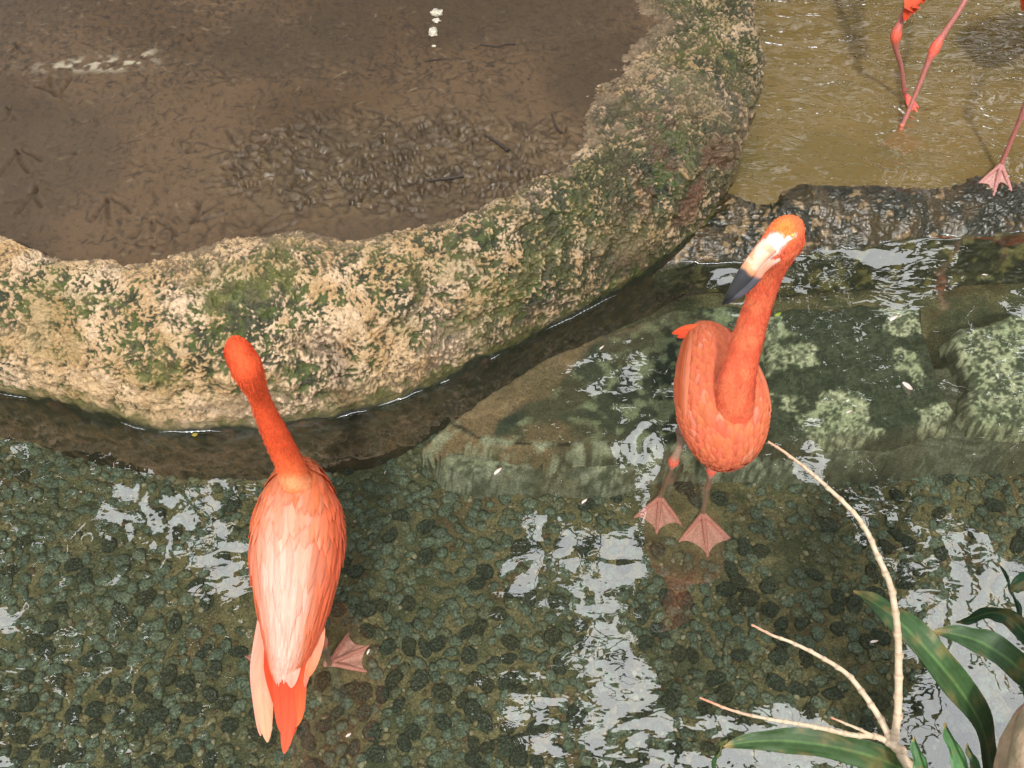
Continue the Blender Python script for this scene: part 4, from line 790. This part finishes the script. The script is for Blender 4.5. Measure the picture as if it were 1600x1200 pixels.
for pa, wd, nr, fo, tw, cc in (
  ([(1590,1330,.30),(1556,1220,.44),(1538,1140,.56),(1500,1075,.64),(1450,1015,.68),(1400,965,.68),(1365,940,.66),(1333,922,.64)], .029, (.3,-.3,1), .22, 0, (.047,.098,.034)),
  ([(1760,1330,.30),(1700,1180,.50),(1640,1085,.60),(1590,1040,.64),(1540,1006,.65),(1500,992,.64),(1458,986,.63)], .026, (.2,-.3,1), .25, 0, (.047,.098,.036)),
  ([(1720,1200,.34),(1680,1080,.48),(1620,1010,.54),(1580,968,.56),(1550,958,.55),(1520,966,.53),(1494,974,.51)], .0165, (-.1,-.8,.6), .25, .2, (.03,.075,.03)),
  ([(1680,1160,.30),(1620,1050,.44),(1602,1000,.48),(1590,950,.5),(1578,915,.5),(1560,878,.49)], .0085, (.6,-.4,.6), .3, 0, (.03,.075,.035)),
  ([(1760,980,.5),(1680,910,.58),(1620,902,.6),(1592,914,.6),(1580,924,.59)], .017, (0,-.5,1), .3, 0, (.035,.09,.04)),
  ([(1560,1420,.30),(1480,1250,.50),(1400,1196,.58),(1320,1170,.60),(1240,1158,.60),(1180,1158,.59),(1130,1166,.58)], .0225, (0,-.1,1), .2, 0, (.050,.10,.032)),
  ([(1480,1330,.60),(1452,1240,.68),(1440,1200,.71),(1427,1152,.73)], .0125, (-.8,-.3,.7), .7, 0, (.07,.17,.06)),
  ([(1560,1340,.60),(1522,1240,.68),(1500,1190,.71),(1475,1130,.74)], .0130, (-.8,-.3,.7), .7, 0, (.07,.17,.06)),
  ([(1560,1340,.50),(1540,1240,.56),(1525,1200,.60),(1510,1162,.62)], .009, (-.8,-.3,.7), .6, 0, (.05,.12,.05)),
  ([(1680,1300,.35),(1640,1180,.50),(1610,1110,.55),(1596,1060,.56),(1590,1020,.56)], .022, (.9,-.2,.5), .2, 0, (.05,.13,.035)),
  ([(1160,1360,.40),(1120,1250,.48),(1118,1190,.50),(1128,1165,.50),(1136,1150,.5)], .006, (.9,-.2,.5), .3, 0, (.04,.10,.03)),
  ([(1060,1420,.30),(1250,1290,.46),(1420,1240,.52),(1540,1240,.5),(1640,1290,.4)], .024, (0,-.1,1), .2, 0, (.05,.13,.03)),
  ([(1700,1420,.2),(1900,1250,.45),(1960,1100,.55),(1990,960,.55),(2000,880,.5)], .026, (-.3,-.2,1), .2, 0, (.05,.13,.03))):
    child('leaf', blade(pts(pa), wd, cc, nr, fo, tw), root)
child('stem', tubes_mesh('stem', [(catmull([at(1640, 1330, -.25), at(1630, 1320, .1), at(1600, 1330, .32)], 8), np.linspace(.03, .018, 8))], material('plant_stem', (.12, .16, .05), .6, attr=False)), root)
# bare twig
M_twig = material('bare_twig', rough=.6, bumps=((160, 3, .4, .002),), var=((90, 4, .8, 1.15),))
root = thing('bare_branch', tuple(at(1470, 1290, .55)), 'leafless pale knotty branch forking over the water at lower right', 'branch')
def twig(name, pa, r0, r1, ctip, n):
    C_ = catmull(pts(pa), n * 6); s = np.linspace(0, 1, n * 6); r = (r0 + (r1 - r0) * s) * .84; ph = (np.cumsum(np.hypot(*(np.gradient(C_, axis=0)[:, :2].T))) / .021); r = r * (1 + .28 * np.exp(-((ph % 1 - .5) / .12)**2))
    side = np.sin(np.floor(ph) * 2.1)[:, None] * np.exp(-((ph % 1 - .5) / .16)**2)[:, None] * np.array([[1, .4, 0]]) * r1 * .5
    V, Fq, Fc = tube(C_ + side, r, 10); c = mixc(np.broadcast_to(np.array([.55, .43, .30]), (len(C_), 3)).copy(), ctip, sstep(.7, 1, s)); c = mixc(c, (.28, .19, .11), np.exp(-((ph % 1 - .62) / .07)**2) * .6)
    c = np.repeat(c, 10, 0); c = np.vstack([c, c[:1], c[-1:]])
    return child(name, mesh_np(name, V, np.vstack([Fq[:, [0, 1, 2]], Fq[:, [0, 2, 3]], Fc]), M_twig, c), root)
twig('stem', [(1520,1340,.50),(1462,1262,.56),(1430,1212,.60),(1408,1180,.62),(1394,1160,.63)], .0095, .0075, (.5, .38, .26), 14)
twig('twig', [(1396,1164,.63),(1403,1110,.66),(1404,1040,.70),(1402,980,.74),(1391,915,.78),(1372,870,.80),(1345,815,.82),(1300,768,.84),(1260,733,.85),(1228,708,.86),(1200,690,.87)], .0070, .0018, (.55, .32, .20), 40)
twig('twig', [(1394,1160,.63),(1372,1118,.64),(1350,1085,.65),(1322,1052,.66),(1285,1028,.67),(1240,1005,.68),(1205,992,.68),(1175,976,.69)], .0058, .0017, (.55, .28, .18), 24)
twig('twig', [(1398,1168,.63),(1372,1152,.63),(1330,1148,.64),(1270,1135,.65),(1210,1125,.66),(1150,1112,.66),(1093,1090,.67)], .0055, .0016, (.60, .25, .15), 26)
twig('twig', [(1376,1156,.63),(1350,1143,.64),(1325,1132,.65),(1298,1121,.66)], .0032, .0014, (.60, .25, .15), 9)
# leaning trunk in the corner
M_trunk = material('smooth_bark', rough=.75, bumps=((45, 5, .6, .006), (220, 4, .5, .002)), var=((40, 5, .75, 1.2),))
cp = pts([(1762,1570,.35),(1722,1360,.55),(1698,1260,.66),(1722,1160,.72),(1800,1055,.74),(1930,1000,.74)]); rr = [.12,.115,.105,.10,.10,.10]
C_ = catmull(cp, 90); V, Fq, Fc = tube(C_, np.interp(np.linspace(0, 1, 90), np.linspace(0, 1, 6), rr), 64); ang = np.tile(np.linspace(0, 2 * np.pi, 64, endpoint=False), 90)
dsp = .010 * fbm(V, 9, 4, 3.); ctr = np.vstack([np.repeat(C_, 64, 0), C_[:1], C_[-1:]]); nn = V - ctr; nn /= np.linalg.norm(nn, axis=1, keepdims=True) + 1e-9
dsp = dsp - np.append(.010 * np.exp(-((ang % 1.3 - .6) / .12)**2), [0, 0]); V = V + nn * dsp[:, None]
cc = mixc(np.broadcast_to(np.array([.52, .36, .24]), V.shape).copy(), (.30, .20, .13), sstep(-.1, .3, fbm(V * np.array([1, .4, 1]), 26, 3, 5.)) * .7); cc = mixc(cc, (.30, .28, .16), sstep(.1, .4, fbm(V, 9, 3, 8.)) * .6)
o = link('leaning_trunk', mesh_np('leaning_trunk', V, np.vstack([Fq[:, [0, 1, 2]], Fq[:, [0, 2, 3]], Fc]), M_trunk, cc)); tag(o, 'smooth tan leaning trunk cut off by the bottom right corner', 'tree trunk')

# ================================================================== SMALL THINGS lying about
M_fluff = material('loose_feather', (.86, .74, .68), .7, attr=False, transl=.2)
def loose(px, py, z, L_, ang, label, col=None, wd=.2, group='loose feathers afloat'):
    q = at(px, py, z); d = np.array([math.cos(ang), math.sin(ang), 0]); pn = np.array([-d[1], d[0], 0])
    path = [q - d * L_ * .5 + (0, 0, .001), q - d * L_ * .2 + (0, 0, .004) + pn * L_ * .06, q + d * L_ * .2 + (0, 0, .006) + pn * L_ * .06, q + d * L_ * .5 + (0, 0, .010)]
    me = long_feather(path, L_ * wd, *(col or ((.9, .82, .78), (.9, .6, .52))), (0, 0, 1)); o = link('loose_feather', me); tag(o, label, 'feather', group); return o
loose(778, 738, .003, .020, .6, 'small white feather afloat in the brown channel by the boulder')
loose(1058, 602, .003, .028, -.3, 'pinkish feather afloat to the left of the facing flamingo')
loose(1417, 605, .003, .034, -1.2, 'curled pink feather afloat over the algae blotched slab')
loose(1396, 499, .003, .022, .5, 'small white feather afloat near the dark gap behind the slab')
loose(1326, 645, .003, .012, .2, 'tiny pink feather afloat at lower edge of the algae slab')
loose(940, 545, .003, .012, .5, 'tiny white feather afloat above the brown silt of the dark slab')
loose(1538, 431, .003, .014, -.6, 'tiny feather afloat under the wet ledge at right', )
loose(913, 785, .003, .014, .5, 'tiny feather afloat over the front edge of the stone step')
loose(545, 1150, .003, .012, .3, 'tiny white feather afloat right of the pale backed flamingo tail')
loose(576, 1020, .003, .010, 1.0, 'tiny white feather afloat beside the webbed foot')
loose(1365, 1004, .003, .014, 0, 'white feather afloat beside the tall bare twig')
loose(305, 681, .004, .018, -.4, 'yellow fallen leaf at the waterline of the boulder', ((.45, .36, .06), (.5, .4, .08)), .3, None)
loose(1215, 493, .004, .016, .2, 'small yellow green leaf afloat right of the raised neck', ((.30, .42, .05), (.35, .45, .06)), .3, None)
for o in list(bpy.data.objects):
    if o.name.startswith('loose_feather') and 'leaf' in o.get('label', '').split(): o.name = 'fallen_leaf'; o['category'] = 'leaf'
M_drop = material('dropping', (.60, .55, .44), .5, attr=False, bumps=((50, 4, .6, .004),), var=((120, 3, .6, 1.15),))
M_stick = material('dark_stick', (.035, .025, .018), .7, attr=False, bumps=((120, 3, .5, .002),))
def blob(px, py, z, r, name, label, cat, mat, sc=(1, .8, .45), seed=0, group=None):
    bm = bmesh.new(); bmesh.ops.create_icosphere(bm, subdivisions=3, radius=1); V = np.array([v.co[:] for v in bm.verts]); Fc = np.array([[v.index for v in f.verts] for f in bm.faces]); bm.free()
    V = V * (1 + .7 * fbm(V, 1.6, 3, seed)[:, None]) * np.array(sc) * r + at(px, py, z); o = link(name, mesh_np(name, V, Fc, mat)); return tag(o, label, cat, group)
blob(683, 20, ZM + .004, .018, 'dropping', 'larger upper pale dropping on the mud near the top edge', 'dropping', M_drop, seed=1.)
blob(682, 32, ZM + .003, .011, 'dropping', 'small pale dropping just under the topmost one', 'dropping', M_drop, seed=4.)
blob(677, 50, ZM + .004, .019, 'dropping', 'lower pale dropping on the mud, split in two lobes', 'dropping', M_drop, (.7, 1.1, .4), seed=9.)
blob(678, 72, ZM + .002, .006, 'dropping', 'tiniest pale dropping, lowest of the row on the mud', 'dropping', M_drop, seed=11.)
for (pa, r, lb) in (([(750,69),(775,72),(790,69),(806,68)], .0022, 'thin dark stick on the mud right of the pale droppings'),
                    ([(756,210),(770,218),(782,226),(795,236)], .0048, 'short thick stick on the churned mud, lying slantwise'),
                    ([(668,283),(685,280),(705,278),(724,274)], .0042, 'dark stick on the lower part of the churned mud'),
                    ([(862,178),(866,190),(870,200),(878,208)], .0030, 'small upright looking stick near the right rim of the mud'),
                    ([(664,96),(672,94),(680,93),(688,92)], .0022, 'tiny dark stick under the pale droppings')):
    o = link('stick', tubes_mesh('stick', [(catmull([at(x, y, ZM + .004 + r) for x, y in pa], 16), r * (1 + .3 * np.sin(np.arange(16) * 1.9)) * np.linspace(.6, 1.1, 16))], M_stick, 8)); tag(o, lb, 'stick')
# ================================================================== TREES over the far side (seen mirrored in the water), plus unseen ones added to block sky light
def mirror_up(px, py, z):
    q = at(px, py, 0.0); d = q - CAM; d = d * np.array([1, 1, -1]); return q + d * (z / d[2])
GAPS = [[(165,752),(230,735),(300,748),(425,748),(420,775),(330,800),(290,850),(255,865),(225,820),(170,790)],
 [(310,870),(330,850),(395,845),(385,880),(370,950),(345,930)],
 [(780,920),(800,850),(815,805),(870,808),(880,880),(850,930)],
 [(885,955),(895,840),(930,815),(1000,850),(1020,900),(985,955)],
 [(905,1030),(900,1000),(960,985),(1000,1060),(1005,1130),(960,1160),(930,1120)],
 [(775,1180),(760,1150),(800,1085),(860,1095),(905,1180),(850,1200)],
 [(972,700),(1040,655),(1062,690),(1040,745),(1015,840),(985,800)],
 [(1365,500),(1405,370),(1440,370),(1445,500)],
 [(1420,845),(1490,805),(1540,870),(1580,880),(1640,900),(1640,915),(1500,925),(1475,890)],
 [(1420,950),(1500,920),(1640,935),(1640,1300),(1380,1300),(1420,1150),(1425,1020)],
 [(960,1300),(950,1180),(1010,1140),(1100,1180),(1200,1120),(1330,1180),(1380,1300)],
 [(880,600),(930,560),(1010,560),(1040,610),(1000,640),(930,640)],
 [(-30,960),(30,930),(45,985),(10,1010)],[(100,830),(120,800),(135,830),(115,880)],
 [(1210,690),(1290,690),(1310,760),(1240,740)],[(1340,780),(1370,770),(1380,840),(1350,830)]]
Z0 = 4.6; GP = [np.array([mirror_up(x, y, Z0)[:2] for x, y in g]) for g in GAPS]
M_leaf2 = material('tree_leaf', rough=.55, attr=True, spec=.3)
M_bark = material('bark', (.10, .075, .05), .85, attr=False, bumps=((30, 5, .8, .02),), var=((12, 4, .6, 1.3),))
def make_tree(base, top, centre, rad, nleaf, label, seed, ls=1.0):
    r = np.random.default_rng(seed); t = thing('shade_tree', tuple(base), label, 'tree', 'trees beyond the pools')
    base, top, centre = map(np.array, (base, top, centre)); bend = catmull([base, base + (top - base) * .5 + r.normal(0, .1, 3), top], 14)
    child('trunk', tubes_mesh('trunk', [(bend, np.linspace(.2, .1, 14))], M_bark, 12), t)
    specs = []
    for k in range(16):
        e = centre + r.uniform(-1, 1, 3) * rad * np.array([.95, .95, .5]); s = bend[8 + k % 5]
        specs.append((catmull([s, (s + e) / 2 + np.array([0, 0, .25]) + r.normal(0, .12, 3), e], 10), np.linspace(.06, .008, 10)))
    for k in range(34 if ls == 1.0 else 0):
        a_ = centre + r.uniform(-1, 1, 3) * rad * np.array([.9, .9, .4]); b_ = a_ + np.array([r.normal(0, .5), r.normal(-.9, .6), r.normal(0, .2)])
        specs.append((catmull([a_, (a_ + b_) / 2 + r.normal(0, .1, 3), b_], 8), np.linspace(.022, .007, 8)))
    child('limb', tubes_mesh('limb', specs, M_bark, 6), t)
    P = centre + r.uniform(-1, 1, (nleaf, 3)) * rad; q = (P - centre) / rad; ok = (np.abs(q)**2.6).sum(1) < 1.15 + .2 * fbm(P, 1.3, 2, seed)
    # openings between the boughs: skip leaves whose line to the water passes a gap
    L2 = P[:, :2] * 1.0; sc = P[:, 2]
    inside = np.zeros(len(P), bool)
    for g, G in zip(GAPS, GP):
        c = G.mean(0); W0 = at(*np.mean(g, 0), 0)[:2]
        s_ = (Z0 / P[:, 2])[:, None]; proj2 = W0 + (P[:, :2] - W0) * s_
        inside |= polysd(proj2, G) + .10 * fbm(P, 3., 3, 5.) > -.04
    P = P[ok & ~inside]; m = len(P)
    a = r.uniform(0, 6.28, m); L_ = r.uniform(.09, .19, m) * ls; w_ = L_ * .38; d = np.stack([np.cos(a), np.sin(a), r.normal(-.2, .35, m)], -1); d /= np.linalg.norm(d, axis=1, keepdims=True)
    s = np.cross(d, np.array([0, 0, 1]) + r.normal(0, .35, (m, 3))); s /= np.linalg.norm(s, axis=1, keepdims=True)
    V = np.stack([P, P + d * (L_ * .45)[:, None] + s * w_[:, None], P + d * L_[:, None], P + d * (L_ * .45)[:, None] - s * w_[:, None]], 1)
    c = np.array([.035, .06, .02]) * r.uniform(.6, 1.5, (m, 1, 1)) + np.zeros((m, 4, 3))
    child('crown', mesh_np('crown', V, np.arange(m * 4).reshape(m, 4), M_leaf2, c, smooth=False), t)
make_tree((-3.6, 5.6, -.32), (-2.6, 5.0, 4.2), (-2.3, 3.9, 5.1), np.array([2.5, 2.7, .9]), 17000, 'leafy shade tree standing beyond the muddy basin on the left', 5)
make_tree((.5, 6.6, -.32), (.4, 5.8, 4.3), (.3, 4.3, 5.3), np.array([2.6, 2.7, .9]), 17000, 'leafy shade tree standing beyond the basin in the middle', 6)
make_tree((4.2, 5.6, -.32), (3.2, 5.0, 4.2), (2.9, 4.0, 5.2), np.array([2.5, 2.8, .9]), 17000, 'leafy shade tree standing beyond the muddy pool on the right', 7)

make_tree((-5.6, .6, -.32), (-5.5, .8, 2.5), (-5.4, .8, 3.4), np.array([1.5, 3.6, 3.2]), 9000, 'unseen tall leafy tree added on the left side to block sky light', 8, 2.2)  # unseen side trees, added to cut the ambient sky light
make_tree((6.0, .4, -.32), (5.9, .6, 2.5), (5.8, .8, 3.4), np.array([1.5, 3.6, 3.2]), 9000, 'unseen tall leafy tree added on the right side to block sky light', 9, 2.2)
make_tree((-2.6, -5.4, -.32), (-2.6, -5.3, 2.2), (-2.8, -5.2, 2.9), np.array([3.2, 1.4, 2.9]), 9000, 'unseen leafy tree added behind the viewer on the left to block sky light', 10, 2.2)  # unseen trees behind the camera, added to shut out low sky light
make_tree((3.0, -5.4, -.32), (3.0, -5.3, 2.2), (3.0, -5.2, 2.9), np.array([3.2, 1.4, 2.9]), 9000, 'unseen leafy tree added behind the viewer on the right to block sky light', 12, 2.2)
make_tree((0, 9.0, -.32), (0, 9.0, 2.2), (0, 9.0, 2.3), np.array([6.5, 1.4, 2.7]), 13000, 'unseen broad leafy tree at the far end, kept low so sky glints in the muddy pool', 13, 2.4)  # out of view; height set so rippled water catches streaks of sky
